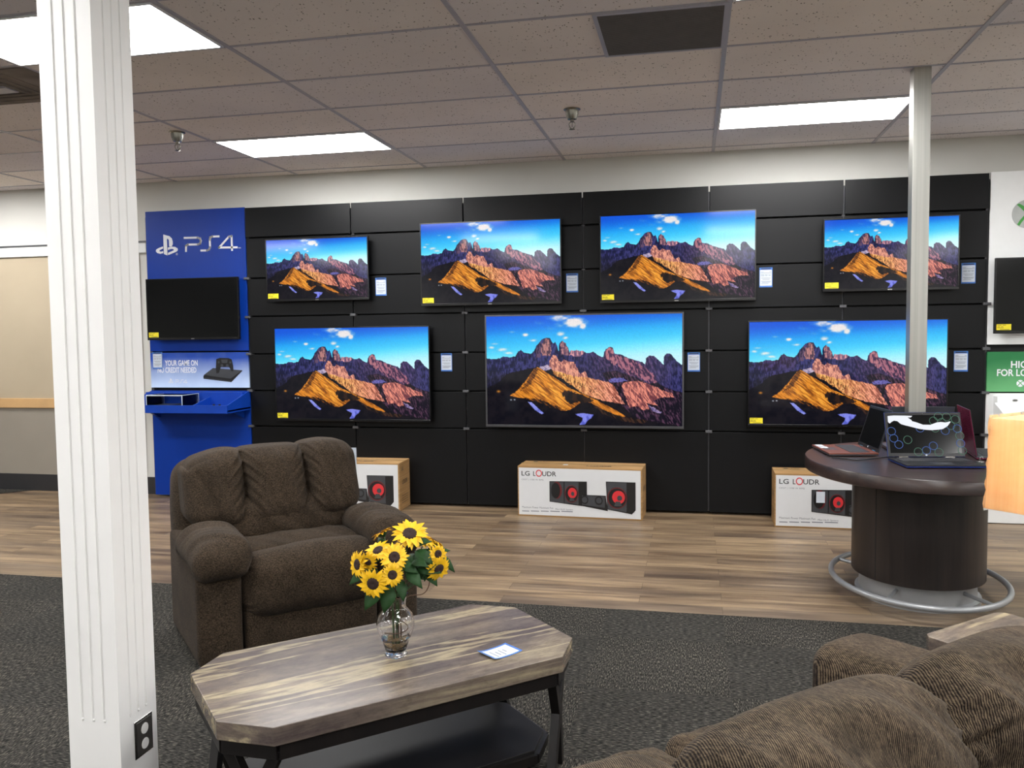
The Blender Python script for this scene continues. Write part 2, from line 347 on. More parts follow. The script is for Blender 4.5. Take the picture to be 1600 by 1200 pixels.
# ================================================================ the setting
CEIL = 2.96; T, R = 1.2192, .6096
X0, X1, Y0 = -11.0, 6.1, -12.0
def struct(name, mb, mat, **k): return tag(mb.build(name, mat, **k), kind='structure')
struct('floor', MB().box(X0, X1, Y0, .15, -.1, 0), 'plank')
struct('floor_carpet_and_wedge', MB().add([(X0, Y0, .004), (X1, Y0, .004), (X1, -2.66, .004), (X0, -2.625, .004)], [(0,1,2,3)]), 'carpet')
struct('floor_carpet_and_wedge', MB().add([(X0, -.002, .004), (-6.5, -.002, .004), (-6.6, -.05, .004), (-6.9, -.36, .004), (X0, -.5, .004)], [(0,4,3,2,1)]), 'carpet')  # small dark wedge on the floor along the far left wall
struct('ceiling', MB().box(X0, X1, Y0, .15, CEIL, CEIL+.08), 'ceiling')
struct('wall_back', MB().box(X0, X1, 0, .15, 0, CEIL), 'wall')
struct('wall_left', MB().box(X0-.15, X0, Y0, .15, 0, CEIL), 'wall')
struct('wall_right', MB().box(X1, X1+.15, Y0, .15, 0, CEIL), 'wall')
struct('wall_front', MB().box(X0, X1, Y0-.15, Y0, 0, CEIL), 'wall')
g = MB(); k = -9
while k*T < X1:
    if k*T > X0: g.box(k*T-.012, k*T+.012, Y0, 0, CEIL-.005, CEIL-.0002)
    k += 1
k = 0
while -.18-k*R > Y0: g.box(X0, X1, -.18-k*R-.009, -.18-k*R+.009, CEIL-.004, CEIL-.0001); k += 1
struct('trim_1', g, 'tbar', smooth=0)
struct('trim_2', MB().box(-5.13, 3.04, -.05, -.012, .03, 2.63), 'shadowgap')  # black backing board; its colour gives the panel gaps their shadow
# painted bands of the far left wall
struct('wall_back_upper_panel', MB().box(X0, -5.30, -.012, 0, .92, 2.30), 'beige')
struct('wall_back_lower_panel', MB().box(X0, -5.30, -.010, 0, .16, .83), 'taupe')
struct('trim_3', MB().box(X0, -5.22, -.03, 0, .825, .92), 'pine', bevel=.004)
struct('trim_4', MB().box(X0, -5.20, -.035, 0, 2.305, 2.395), 'whitemetal', bevel=.004)
struct('trim_5', MB().box(X0, -5.20, -.02, 0, 2.405, 2.418), 'upright')
struct('baseboard_back', MB().box(X0, -5.16, -.014, 0, 0, .165), 'blackbase', bevel=.003)

# ceiling fixtures
def ceiling_light(x, y, label, group='ceiling light panels'):
    t = thing('ceiling_light', label, 'ceiling light', (x, y, CEIL-.0065), group=group)
    f = MB(); w, d = T-.03, R-.024
    for a in ((0, w, 0, .012), (0, w, d-.012, d), (0, .012, .012, d-.012), (w-.012, w, .012, d-.012)): f.box(a[0]+.015, a[1]+.015, a[2]+.012, a[3]+.012, -.004, .006)
    f.build('frame', 'whitemetal', t)
    MB().box(.027, w+.003, .024, d, -.002, .004).build('diffuser', 'glowing', t)
ceiling_light(-3*T, -3.84, 'large bright ceiling light panel passing behind the top of the white pillar')
ceiling_light(-3*T, -1.40, 'bright ceiling light panel over the blue game display, left of the middle sprinkler')
ceiling_light(0, -1.40, 'bright ceiling light panel whose right end touches the steel pole')
ceiling_light(0, -3.84, 'ceiling light panel just peeking in at the top edge right of the square air vent')
for x in (-6*T, 3*T):
    for y in (-1.40, -3.84, -6.28, -8.72, -11.16): ceiling_light(x, y, 'ceiling light panel beyond the sides of the showroom view', 'ceiling light panels out of view')
for x in (-3*T, 0):
    for y in (-6.28, -8.72, -11.16): ceiling_light(x, y, 'ceiling light panel over the seating behind the viewer', 'ceiling light panels out of view')
t = thing('ceiling_vent', 'square grey perforated return air grille in the ceiling', 'vent', (-R, -3.23, CEIL-.008))
MB().box(.02, R-.02, .014, R-.014, -.001, .006).build('grille', 'ventgrey', t)
f = MB()
for a in ((0, R, 0, .02), (0, R, R-.02, R), (0, .02, .02, R-.02), (R-.02, R, .02, R-.02)): f.box(a[0], a[1], a[2], a[3], -.003, .006)
f.build('frame', 'tbar', t)
s = MB()
for i in range(44): s.box(.022, R-.022, .024+i*.0128, .028+i*.0128, -.004, -.0008)
s.build('slat', plain('vent_slat', srgb(120, 114, 110), .6), t)
t = thing('air_diffuser', 'dusty dark ceiling air diffuser left of the white pillar', 'vent', (-4.15, -2.92, CEIL-.008))
MB().box(-.33, .50, -.29, .29, -.002, .006).build('face_plate', 'dirt', t)
for i, q in enumerate((.24, .17, .11)):
    m = MB()
    for a in ((-q, q, -q, -q+.02), (-q, q, q-.02, q), (-q, -q+.02, -q+.02, q-.02), (q-.02, q, -q+.02, q-.02)): m.box(a[0]+.08, a[1]+.08, a[2], a[3], -.006-.003*i, -.0025)
    m.build('cone_ring', 'dirt', t)
MB().box(.0, .16, -.05, .05, -.016, -.003).build('centre_plate', 'tbar', t)
def sprinkler(x, y, label):
    t = thing('fire_sprinkler', label, 'sprinkler', (x, y, CEIL-.005), group='ceiling fire sprinklers')
    MB().lathe([(.055, .004), (.056, 0), (.044, -.006), (.040, -.035), (.030, -.062), (.012, -.064)], 28).build('escutcheon', 'brass', t, smooth=50)
    b = MB(); b.lathe([(.013, -.060), (.013, -.078), (.008, -.080)], 16)
    for sgn in (-1, 1): b.tube([(sgn*.010, 0, -.078), (sgn*.021, 0, -.092), (sgn*.018, 0, -.108), (sgn*.004, 0, -.122)], .0035, 8)
    b.tube([(0, 0, -.080), (0, 0, -.112)], .003, 8)
    b.build('frame', 'brass', t)
    b = MB()
    for i in range(12):
        a = i*math.pi/6; b.prism([(.004*math.cos(a-.2), .004*math.sin(a-.2)), (.019*math.cos(a-.13), .019*math.sin(a-.13)), (.019*math.cos(a+.13), .019*math.sin(a+.13)), (.004*math.cos(a+.2), .004*math.sin(a+.2))], -.126, -.1235)
    b.lathe([(.006, -.129), (.006, -.1215)], 12); b.build('deflector', 'brass', t)
sprinkler(-3.74, -1.70, 'metal fire sprinkler hanging near the white pillar, left of the light panel')
sprinkler(-.93, -1.60, 'metal fire sprinkler hanging below the square air vent')

# ================================================================ display wall
XS = [-5.140, -4.118, -3.098, -2.076, -1.054, -.032, .990, 2.022]
ZS = [(2.393, 2.668), (2.030, 2.393), (1.685, 2.030), (1.345, 1.685), (1.010, 1.345), (.685, 1.010), (.015, .685)]
rowname = ['topmost row', 'second row from the top', 'third row from the top', 'fourth row from the top', 'fifth row from the top', 'sixth row from the top', 'tall bottom row']
colname = ['first column beside the blue display', 'second column from the blue display', 'third column from the blue display', 'fourth column from the blue display', 'fifth column from the blue display', 'last column beside the white display']
for r, (z0, z1) in enumerate(ZS):
    for c in range(6):
        x0, x1 = XS[c+1], XS[c+2]; yf = -.135 if r == 0 else -.12
        tag(MB().box(x0+.006, x1-.006, yf, yf+.018, z0+.006, z1-.007).build('wall_panel', 'black', bevel=.0015), f'matte black slat wall panel, {rowname[r]}, {colname[c]}', 'wall panel', 'black slat wall panels')
upl = ['left of the blue game display', 'between the blue display and the black panels', 'behind the second panel seam under the small left television', 'right of the lower left television', 'behind the big centre television',
       'right of the big centre television', 'behind the lower right television', 'between the black panels and the white display']
for i, x in enumerate(XS):
    t = thing('wall_upright', f'slim grey upright rail {upl[i]}', 'upright rail', (x, -.05, 0), group='wall uprights')
    MB().box(-.014, .014, -.045, 0, .03, 2.62).build('rail', 'upright', t)
    if 0 < i:
        for z in (1.010+.335*2+.005, 1.345, 1.010, .685) if i > 1 else (2.03, 1.68, 1.345, 1.01, .685):
            MB().box(-.026, .026, -.086, -.040, z-.011, z+.010).build('bracket', 'bracket', t, bevel=.002)

# --- television pictures
def landscape(W, H):
    """mountain view shown by every lit television, as an array of display colours, row 0 at the top"""
    X, Y = np.meshgrid(65 + 955*(np.arange(W)+.5)/W, 620 + 538*(np.arange(H)+.5)/H)
    def h(ix, iy, s):
        v = np.sin(ix*127.1 + iy*311.7 + s*74.7)*43758.5453
        return v - np.floor(v)
    def vn(x, y, s):
        ix, iy = np.floor(x), np.floor(y); fx, fy = x-ix, y-iy
        fx = fx*fx*(3-2*fx); fy = fy*fy*(3-2*fy)
        return (h(ix,iy,s)*(1-fx)+h(ix+1,iy,s)*fx)*(1-fy)+(h(ix,iy+1,s)*(1-fx)+h(ix+1,iy+1,s)*fx)*fy
    def fbm(x, y, s, o=4):
        t = 0; a = .5; n = 0
        for k in range(o):
            t = t + a*vn(x, y, s+k*3.1); n += a; a *= .55; x = x*2.03; y = y*2.03
        return t/n
    def inside(P, jx=0, jy=0):
        px, py = X+jx, Y+jy; m = np.zeros(X.shape, bool); k = len(P)-1
        for i in range(len(P)):
            (x0, y0), (x1, y1) = P[i], P[k]
            if y0 != y1: m ^= ((y0 > py) != (y1 > py)) & (px < (x1-x0)*(py-y0)/(y1-y0)+x0)
            k = i
        return m
    def mix(a, b, t): return a*(1-t[..., None]) + b*t[..., None]
    def c(*v): return np.array(v, float)/255
    def ss(a, b, x):
        t = np.clip((x-a)/(b-a), 0, 1); return t*t*(3-2*t)
    V = (Y-620)/538; U = (X-65)/955
    img = mix(c(8,84,215)+0*X[...,None], c(25,160,240), ss(0, .22, V+.1*U-.02))
    img = mix(img, c(95,228,252), ss(.08, .42, V+.14*U-.05))
    img = mix(img, c(205,242,252), ss(.26, .50, V+.16*U-.06)*.9)
    cl = 0*X
    for x, y, rx, ry, k in ((505,655,58,28,1.5),(440,632,70,20,1.0),(545,672,22,20,1.3),(437,710,24,13,1.1),(462,730,16,10,1.0),(440,668,50,16,.6),(330,650,60,28,.35),(262,713,18,10,1.2),
                         (300,741,30,8,.9),(195,698,26,7,.8),(103,756,30,7,.8),(92,775,22,9,1),(150,785,40,12,.9),(175,802,30,10,1.1),(380,690,60,30,.3),(240,680,60,40,.2),(120,800,60,16,.4)):
        cl = np.maximum(cl, k*np.exp(-((X-x)/rx)**2-((Y-y)/ry)**2))
    cl = np.clip((cl - .62*fbm(X/22, Y/12, 4, 5))*1.3, 0, 1)
    img = mix(img, mix(c(150,195,225)+0*X[...,None], c(250,235,225), ss(.2,.9,cl)), cl*.92)
    jx = (fbm(X/7, Y/7, 11)-.5)*10; jy = (fbm(X/7, Y/7, 17)-.5)*10
    # rock texture: steep streaks
    n1 = fbm(X/5, Y/17, 21); n2 = fbm((X-Y*.45)/6, (Y+X*.35)/18, 31); n3 = fbm(X/24, Y/24, 41); n4 = fbm(X/3.2, Y/3.2, 51)
    n5 = fbm((X-Y*.75)/5.5, (Y+X*.6)/34, 57)
    n6 = fbm((X-Y*1.3)/9, (Y+X*.5)/60, 67)
    far = [(470,840),(478,800),(492,788),(505,793),(515,788),(530,794),(545,792),(562,802),(590,812),(610,840)]
    img = np.where(inside(far,jx,jy)[...,None], mix(c(110,80,110)+0*X[...,None], c(235,165,165), ss(.35,.65,n1)), img)
    ridge = [(40,827),(120,832),(150,818),(185,824),(212,818),(225,795),(240,786),(255,800),(292,806),(306,793),(318,768),(344,736),(366,727),(386,730),(399,756),(412,750),(421,770),(427,798),(431,760),
             (445,744),(462,756),(475,780),(485,812),(505,822),(530,822),(556,800),(575,806),(597,797),(622,818),(644,826),(651,798),(660,785),(676,775),(691,781),(700,808),(730,812),(770,832),(828,848),(846,860),(850,830),(868,817),(890,822),(914,845),(932,862),(932,825),(946,808),(966,811),(990,842),(1012,862),(1060,872),(1060,1200),(40,1200)]
    m = inside(ridge, jx*.6, jy*.6)
    base = mix(c(12,16,50)+0*X[...,None], c(60,60,118), ss(.36,.66,.6*n1+.4*n3))
    warm = ss(420,760,X)*ss(1040,800,X)
    base = mix(base, mix(c(34,26,58)+0*X[...,None], c(112,80,120), ss(.38,.68,n2)), warm*.85)
    img = np.where(m[...,None], base, img)
    def put(P, lo, hi, nz, a=.36, b=.62, j=1., alpha=None):
        nonlocal img
        k = inside(P, jx*j, jy*j)
        col = mix(c(*lo)+0*X[...,None], c(*hi), ss(a,b,nz))
        if alpha is not None: col = mix(img, col, alpha)
        img = np.where(k[...,None], col, img)
    # lit faces on the towers
    put([(352,742),(366,730),(384,734),(392,790),(388,818),(345,815),(340,780)], (70,50,70), (190,130,125), n1)
    put([(312,800),(322,770),(345,742),(338,822),(312,830)], (30,24,52), (96,72,100), n1)
    put([(438,756),(448,746),(462,758),(478,790),(482,815),(440,812)], (80,56,84), (196,136,134), n1)
    put([(655,800),(664,786),(678,777),(690,784),(697,812),(712,852),(700,868),(672,840),(655,828)], (66,42,74), (185,118,128), n1)
    put([(700,815),(760,830),(800,848),(850,880),(880,905),(905,945),(880,955),(820,925),(760,905),(720,870)], (52,34,66), (168,104,122), n2)
    # left lower slopes turn almost black
    put([(40,945),(160,905),(270,882),(330,868),(400,880),(520,930),(700,965),(745,1060),(1060,1100),(1060,1200),(40,1200)], (3,3,12), (15,12,18), n3, alpha=.97+0*X)
    put([(40,880),(170,900),(120,950),(40,985)], (14,16,40), (48,46,86), n1, alpha=.8+0*X)
    # pink spires
    put([(376,878),(384,838),(397,812),(408,811),(420,828),(438,848),(452,834),(474,846),(502,850),(520,880),(532,906),(548,896),(556,893),(566,912),(575,932),(520,925),(450,908),(410,892)], (140,84,84), (236,162,136), .5*n2+.5*n1, .38, .6)
    put([(330,872),(372,862),(392,880),(360,892)], (120,110,150), (200,180,200), n4)
    # right purple then pink slope
    put([(640,900),(700,890),(780,915),(860,950),(905,950),(945,975),(1040,1000),(1040,1160),(800,1120),(735,1060)], (14,10,24), (84,54,76), n2, .42, .72)
    put([(732,958),(756,944),(802,940),(850,950),(890,965),(925,985),(974,1000),(980,1018),(935,1016),(905,1024),(880,1032),(905,1058),(880,1056),(852,1044),(862,1072),(838,1080),(802,1062),(770,1066),(752,1020)], (104,52,60), (232,142,122), .6*n5+.4*n1, .36, .60)
    put([(668,936),(700,924),(740,926),(764,938),(720,946),(676,948)], (70,66,130), (110,104,176), n4)
    put([(860,1058),(890,1070),(925,1090),(915,1096),(880,1084)], (80,70,120), (160,140,180), n4)
    # golden cliff band
    g = [(398,888),(440,900),(505,918),(560,924),(622,934),(660,944),(690,956),(706,984),(724,1016),(748,1052),(700,1046),(640,1034),(580,1016),(545,1000),(500,968),(440,928),(405,910)]
    gx = ss(430,740,X)[...,None]
    k = inside(g, jx, jy)
    gc = mix(c(158,94,48)+0*X[...,None], c(250,186,105), ss(.34,.6,n1)); gp = mix(c(140,74,62)+0*X[...,None], c(245,160,135), ss(.36,.6,n5))
    img = np.where(k[...,None], gc*(1-gx)+gp*gx, img)
    # orange hill
    hill = [(180,1014),(206,998),(224,982),(244,960),(266,935),(290,900),(306,880),(322,873),(340,880),(372,903),(405,922),(440,945),(480,975),(545,1003),(600,1028),(660,1058),(712,1086),(752,1110),(738,1116),(690,1098),(640,1078),(585,1046),(540,1042),(480,1082),(440,1086),(385,1066),(330,1044),(290,1030),(240,1024)]
    k = inside(hill, jx*.5, jy*.5)
    lit = ss(.32,.62, .5*n6+.25*n5+.25*n3)
    hc = mix(c(124,66,18)+0*X[...,None], c(224,138,40), lit)
    hc = mix(hc, c(248,176,66)+0*hc, ss(.52,.72,n6)*np.exp(-((X-400)/140)**2)*.9)
    img = np.where(k[...,None], hc, img)
    put([(245,1022),(330,1030),(400,1058),(450,1078),(480,1078),(440,1086),(385,1068),(330,1046)], (20,12,12), (150,84,24), n6, j=1.5)
    put([(438,1000),(462,985),(520,1000),(560,1012),(600,1040),(560,1048),(520,1042),(490,1056),(462,1040)], (14,9,10), (44,26,16), n3, j=2.2)
    put([(300,886),(322,876),(318,905),(290,950),(262,975),(232,992),(262,950),(285,912)], (24,16,14), (110,60,20), n6, .3, .6, j=2.2, alpha=.85+0*X)
    # trees on the crest
    tr = ss(.60,.68,fbm(X/4,Y/6,61))*ss(26,6,np.abs(Y-(905+(X-400)*.42)))*ss(380,420,X)*ss(760,700,X)
    img = mix(img, c(16,12,10)+0*img, tr*.9)
    # brown light on the near right slope, lake, snow tongues, small lights
    put([(600,1060),(690,1100),(760,1116),(860,1130),(840,1145),(740,1135),(640,1100)], (14,10,10), (80,50,34), n5, alpha=.8+0*X)
    put([(506,1102),(545,1097),(596,1104),(584,1122),(566,1134),(556,1152),(528,1154),(540,1134),(544,1120),(520,1110)], (84,92,190), (128,134,226), n3, j=.3)
    put([(272,1044),(292,1046),(318,1070),(352,1100),(340,1104),(306,1082)], (90,98,190), (140,146,225), n3, j=.4)
    for x, y in ((187,1034),(205,1033)): img = mix(img, c(210,220,235)+0*img, np.exp(-((X-x)/4.5)**2-((Y-y)/2.8)**2))
    img = mix(img, c(220,140,40)+0*img, .9*np.exp(-((X-124)/9)**2-((Y-992)/6)**2))
    img = np.clip(img*(.93+.14*n4[...,None]), 0, 1)
    return img

def lin(a): return np.where(a <= .04045, a/12.92, ((a+.055)/1.055)**2.4)
def screen_mesh(W, H):
    img = lin(landscape(W, H)); me = bpy.data.meshes.new('screen')
    xs, zs = np.meshgrid(np.linspace(-.5, .5, W), np.linspace(.5, -.5, H))
    co = np.stack([xs.ravel(), np.zeros(W*H), zs.ravel()], 1).astype(np.float32)
    i = (np.arange(H-1)[:, None]*W + np.arange(W-1)[None, :]).ravel(); q = np.stack([i, i+W, i+W+1, i+1], 1).astype(np.int32)
    me.vertices.add(W*H); me.vertices.foreach_set('co', co.ravel()); n = len(q)
    me.loops.add(n*4); me.loops.foreach_set('vertex_index', q.ravel()); me.polygons.add(n); me.polygons.foreach_set('loop_start', np.arange(n, dtype=np.int32)*4)
    me.update(); me.validate()
    at = me.color_attributes.new('picture', 'FLOAT_COLOR', 'POINT')
    at.data.foreach_set('color', np.concatenate([img.reshape(-1, 3), np.ones((W*H, 1))], 1).astype(np.float32).ravel())
    me.materials.append(M['screen']); return me
SCREEN = screen_mesh(540, 304)
def television(x0, x1, z0, z1, label, lit=True, silver=False, sticker=True, yf=-.205):
    """x0..z1: outer edges of the bezel, yf: front face"""
    w, h = x1-x0, z1-z0
    t = thing('television', label, 'television', ((x0+x1)/2, yf, z0), group='wall mounted televisions')
    b = .013 if silver else .009; cb = .020
    m = MB(); F = .003
    m.box(-w/2, w/2, 0, .03, h-b, h).box(-w/2, w/2, 0, .03, 0, cb).box(-w/2, -w/2+b, 0, .03, cb, h-b).box(w/2-b, w/2, 0, .03, cb, h-b)
    m.build('bezel', 'tvsilver' if silver else 'tvframe', t, bevel=.0015)
    MB().box(-w/2+.004, w/2-.004, .006, .036, .004, h-.004).build('back_cover', 'tvback', t)
    MB().box(-w*.28, w*.28, .036, .060, h*.18, h*.7).build('back_housing', 'tvback', t, bevel=.006)
    MB().box(-.11, .11, .060, .0845, h*.28, h*.62).build('wall_mount', 'tvback', t)
    if lit:
        s = bpy.data.objects.new('screen', SCREEN); COL.objects.link(s); s.parent = t; s.location = (0, .0035, cb+(h-b-cb)/2); s.scale = (w-2*b, 1, h-b-cb)
    else: MB().box(-w/2+b, w/2-b, .0035, .006, cb, h-b).build('screen', 'dark_screen', t)
    MB().box(-.016, .016, -.002, 0, .006, .013).build('logo', 'chrome', t)
    if sticker:
        l = MB().box(-w/2+b+.006, -w/2+b+.106, .0005, .0028, cb+.006, cb+.050).build('energy_label', 'yellow', t)
        k = MB()
        for i, (a, bb, z) in enumerate(((.012, .040, .044), (.048, .070, .044), (.012, .030, .032), (.036, .052, .032), (.012, .055, .024), (.030, .095, .012))): k.box(-w/2+b+a, -w/2+b+bb, -.0001, .0004, z+cb-.003, z+cb)
        k.build('label_print', 'ink', l)
    return t
television(-3.885, -2.915, 1.812, 2.362, 'smallest lit television showing orange mountains, upper row nearest the blue display')
television(-2.444, -1.224, 1.745, 2.450, 'lit mountain television in upper row, above left edge of the biggest one', yf=-.2)
television(-.905, .328, 1.742, 2.455, 'lit mountain television in upper row, above right end of the biggest one', yf=-.2)
television(.829, 1.801, 1.796, 2.355, 'lit mountain television in the upper row crossed by the steel pole')
television(-3.826, -2.374, .745, 1.578, 'lit mountain television in the lower row directly above the brown recliner')
television(-1.882, -.230, .712, 1.660, 'largest lit television with silver bezel and no yellow label, centre of the lower row', silver=True, sticker=False)
television(.270, 1.736, .738, 1.578, 'lit mountain television in the lower row crossed by the steel pole, behind the laptops')
television(-5.098, -4.165, 1.480, 2.042, 'dark switched off television on the blue game display', lit=False)
television(2.050, 2.985, 1.458, 2.022, 'dark switched off television on the white display at the right edge', lit=False)

def price_tag(x, z, label, w=.100, h=.156, y=-.1245):
    t = thing('price_tag', label, 'price tag', (x, y, z), group='price tags on the display wall')
    MB().box(-w/2, w/2, 0, .0025, -h/2, h/2).build('card', 'paper', t)
    b = MB(); b.box(-w/2, w/2, -.0012, -.0002, h/2-.018, h/2); b.box(-w/2, w/2, -.0012, -.0002, -h/2, -h/2+.012); b.box(-w/2, -w/2+.004, -.0012, -.0002, -h/2+.012, h/2-.018); b.box(w/2-.004, w/2, -.0012, -.0002, -h/2+.012, h/2-.018)
    b.build('border', 'bluepaper', t)
    k = MB()
    for i, (a, c, z_) in enumerate(((-.040, -.018, .045), (.026, .040, .045), (-.040, .040, .036), (-.038, -.012, .022), (-.008, .014, .022), (.018, .038, .022), (-.038, -.012, .014), (-.006, .012, .014), (.020, .036, .014),
                                    (-.036, .036, -.004), (-.026, .030, -.014), (-.038, .038, -.030), (-.030, .034, -.038), (-.036, .020, -.047))): k.box(a*w/.1, c*w/.1, -.0014, -.0004, z_-.0028, z_)
    k.build('print', 'greyink', t)
    MB().box(-w/2+.012, w/2-.012, -.0022, -.0013, h/2-.013, h/2-.006).build('heading', 'ink', t)
for a in ((-2.833, 1.925, 'small white price tag right of the smallest lit television'), (-1.145, 1.918, 'small white price tag between the two middle televisions of the upper row'),
          (.409, 1.924, 'small white price tag right of the upper television with ceiling glare'), (1.888, 1.918, 'small white price tag right of the upper television behind the steel pole'),
          (-2.247, 1.260, 'small white price tag between the lower left and the centre television'), (-.152, 1.253, 'small white price tag just right of the largest television'), (1.847, 1.249, 'small white price tag right of the lower television behind the steel pole')): price_tag(*a)
price_tag(-5.055, 1.29, 'small white price tag stuck over the left end of the blue printed sign', y=-.131)

# --- blue game display
BX0, BX1 = -5.134, -4.124
t = thing('game_display', 'tall bright blue panel with white console logo above and behind the dark television', 'game display', (BX0, -.105, 1.375))
MB().box(0, BX1-BX0, -.015, 0, 0, 1.295).build('board', 'blue', t, bevel=.0015)
sc = (1/2.4)*.00643
def zp(P): return [((x-62)*sc+.008, 2.675-1.375-(y-75)*sc - (x-62)*sc*.018) for x, y in P]
lg = MB(); yy = (-.0185, -.0152)
lg.prism(zp([(127,156),(150,162),(159,170),(162,180),(162,190),(158,197),(149,198),(148,196),(148,176),(145,171),(140,171),(140,228),(127,223)]), *yy, axis='y')
L = [(124,197),(108,202),(98,207),(96,213),(101,219),(112,222),(124,220),(124,213),(116,215),(109,213),(111,209),(124,204)]
lg.prism(zp(L), *yy, axis='y')
L = [(143,201),(156,198),(170,199),(180,204),(181,210),(176,215),(143,227),(143,219),(160,213),(167,210),(162,206),(154,206),(143,209)]
lg.prism(zp(L), *yy, axis='y')
lg.build('logo', 'white', t)
lt = MB(); wd = 6.5*sc
stroke(lt, zp([(208,169),(258,169),(267,172),(270,180),(267,189),(258,192),(220,192),(213,196),(212,214)]), wd, *yy)
stroke(lt, zp([(338,166),(314,166),(306,169),(304,177),(304,202),(300,210),(292,213),(270,213)]), wd, *yy)
stroke(lt, zp([(386,213),(386,166),(376,168),(338,204),(404,204)]), wd, *yy)
text_mesh(lt, 'TM', *[v for q in zip(zp([(409,209)])[0], zp([(419,204)])[0]) for v in q], -.0186)
text_mesh(lt, '®', *[v for q in zip(zp([(173,228)])[0], zp([(181,220)])[0]) for v in q], -.0186)
lt.build('lettering', 'white', t)

t = thing('sign', 'wide blue and white printed game console sign above the blue tray', 'sign', (-4.629, -.105, 1.199))
MB().box(-.503, .503, -.022, 0, -.163, .163).build('board', 'bluegrad', t, bevel=.001)
k = MB()
text_mesh(k, 'YOUR GAME ON', -.352, -.012, .040, .092, -.0228, bold=.02); text_mesh(k, 'NO CREDIT NEEDED', -.430, -.028, -.025, .027, -.0228, bold=.02)
sc2 = (1/2.4)*.0064
def zq(P): return [((x-270)*sc2, (670-y)*sc2) for x, y in P]
k.prism(zq([(156,699),(161,700),(164,704),(163,709),(160,710),(160,705),(159,704),(159,716),(156,715)]), -.0236, -.0222, 'y')
k.prism(zq([(155,709),(150,711),(149,714),(155,716),(155,714),(152,713),(155,711)]), -.0236, -.0222, 'y'); k.prism(zq([(161,711),(168,710),(169,713),(161,716),(161,714),(165,712),(161,713)]), -.0236, -.0222, 'y')
stroke(k, zq([(177,704),(188,704),(190,707),(188,710),(179,710),(178,716)]), 1.8*sc2, -.0236, -.0222); stroke(k, zq([(208,704),(201,704),(199,708),(198,714),(190,715)]), 1.8*sc2, -.0236, -.0222); stroke(k, zq([(219,716),(219,704),(208,713),(223,713)]), 1.8*sc2, -.0236, -.0222)
k.build('lettering', 'white', t)
pc = MB(); pc.prism(zq([(286,690),(322,664),(436,672),(392,712),(286,700)]), -.0232, -.0221, 'y'); cns = pc.build('console_picture', 'printblack', t)
MB().prism(zq([(288,687),(324,663),(434,671),(390,700)]), -.0240, -.0233, 'y').prism(zq([(286,695),(388,708),(388,710),(286,697)]), -.0240, -.0233, 'y').build('console_top', 'printgrey', cns)
pad = MB().prism(zq([(338,632),(352,628),(384,629),(396,633),(401,655),(401,674),(394,674),(386,660),(354,660),(346,680),(337,682),(335,664)]), -.0252, -.0242, 'y').build('controller_picture', 'printblack', t)
kk = MB(); disc(kk, *zq([(359,655)])[0], .014, .014, -.0262, -.0253); disc(kk, *zq([(379,655)])[0], .014, .014, -.0262, -.0253); disc(kk, *zq([(347,643)])[0], .010, .010, -.0262, -.0253); disc(kk, *zq([(391,644)])[0], .010, .010, -.0262, -.0253); kk.prism(zq([(357,634),(381,634),(379,646),(359,646)]), -.0262, -.0253, 'y')
kk.build('buttons', 'printgrey', pad)

t = thing('game_display', 'blue lower panel of the game display standing on the floor below the tray', 'game display', (BX0, -.105, .02))
MB().box(0, BX1-BX0, -.015, 0, 0, .988).build('board', 'blue', t, bevel=.0015)
def tray(x0, x1, mat, label, hole=True):
    t = thing('display_tray', label, 'display tray', (x0, -.121, .835)); w = x1-x0
    MB().box(.0, w, -.385, -.001, .012, .026).build('tray_floor', mat, t)
    MB().box(.0, w, -.400, -.385, 0, .070).build('front_lip', mat, t, bevel=.001)
    for x in (0, w-.014): MB().add([(a, y, z) for a in (x, x+.014) for y, z in ((-.385, 0), (-.385, .070), (-.001, .175), (-.001, .0))], [(0,1,2,3),(7,6,5,4),(0,4,5,1),(1,5,6,2),(2,6,7,3),(3,7,4,0)]).build('side_board', mat, t)
    b = MB().box(.014, w-.014, -.110, -.001, .110, .165).box(.014, w-.014, -.110, -.098, .026, .110); b.build('back_step', mat, t)
    d = w*.66; MB().add([(a, y, z) for a in (d, d+.010) for y, z in ((-.385, .026), (-.385, .068), (-.110, .125), (-.110, .026))], [(0,1,2,3),(7,6,5,4),(0,4,5,1),(1,5,6,2),(2,6,7,3),(3,7,4,0)]).build('divider', mat, t)
    for x in (.05, w-.09): MB().add([(a, y, z) for a in (x, x+.03) for y, z in ((-.16, -.002), (-.001, -.002), (-.001, -.085))], [(0,1,2),(5,4,3),(0,3,4,1),(1,4,5,2),(2,5,3,0)]).build('bracket', mat, t)
    h = MB(); disc(h, .11, .068, .011, .011, -.1112, -.1102, 20); 
    if not hole: disc(h, .37, .068, .011, .011, -.1112, -.1102, 20)
    h.build('cable_hole', 'ink', t)
tray(BX0, BX1, 'bluedark', 'blue wall tray holding a game console under a clear riser')
t = thing('acrylic_riser', 'clear plastic riser standing over the game console in the blue tray', 'riser', (-4.755, -.37, .861))
MB().box(-.178, .178, -.12, .14, .125, .131).build('top_plate', 'acrylic', t); MB().box(-.178, -.172, -.12, .14, 0, .125).build('side_plate', 'acrylic', t); MB().box(.172, .178, -.12, .14, 0, .125).build('side_plate', 'acrylic', t)
e = MB()
for z in (.125, .131): e.tube([(-.178, -.12, z), (.178, -.12, z)], .0022, 6)
for x in (-.178, .178): e.tube([(x, -.12, 0), (x, -.12, .128)], .003, 6).tube([(x, -.12, .129), (x, .14, .129)], .0022, 6).tube([(x, .14, 0), (x, .14, .128)], .0022, 6)
e.build('polished_edge', plain('polished_acrylic_edge', srgb(214, 226, 240), .2), t)
t = thing('game_console', 'flat black game console in the blue tray under the clear riser', 'game console', (-4.755, -.38, .861))
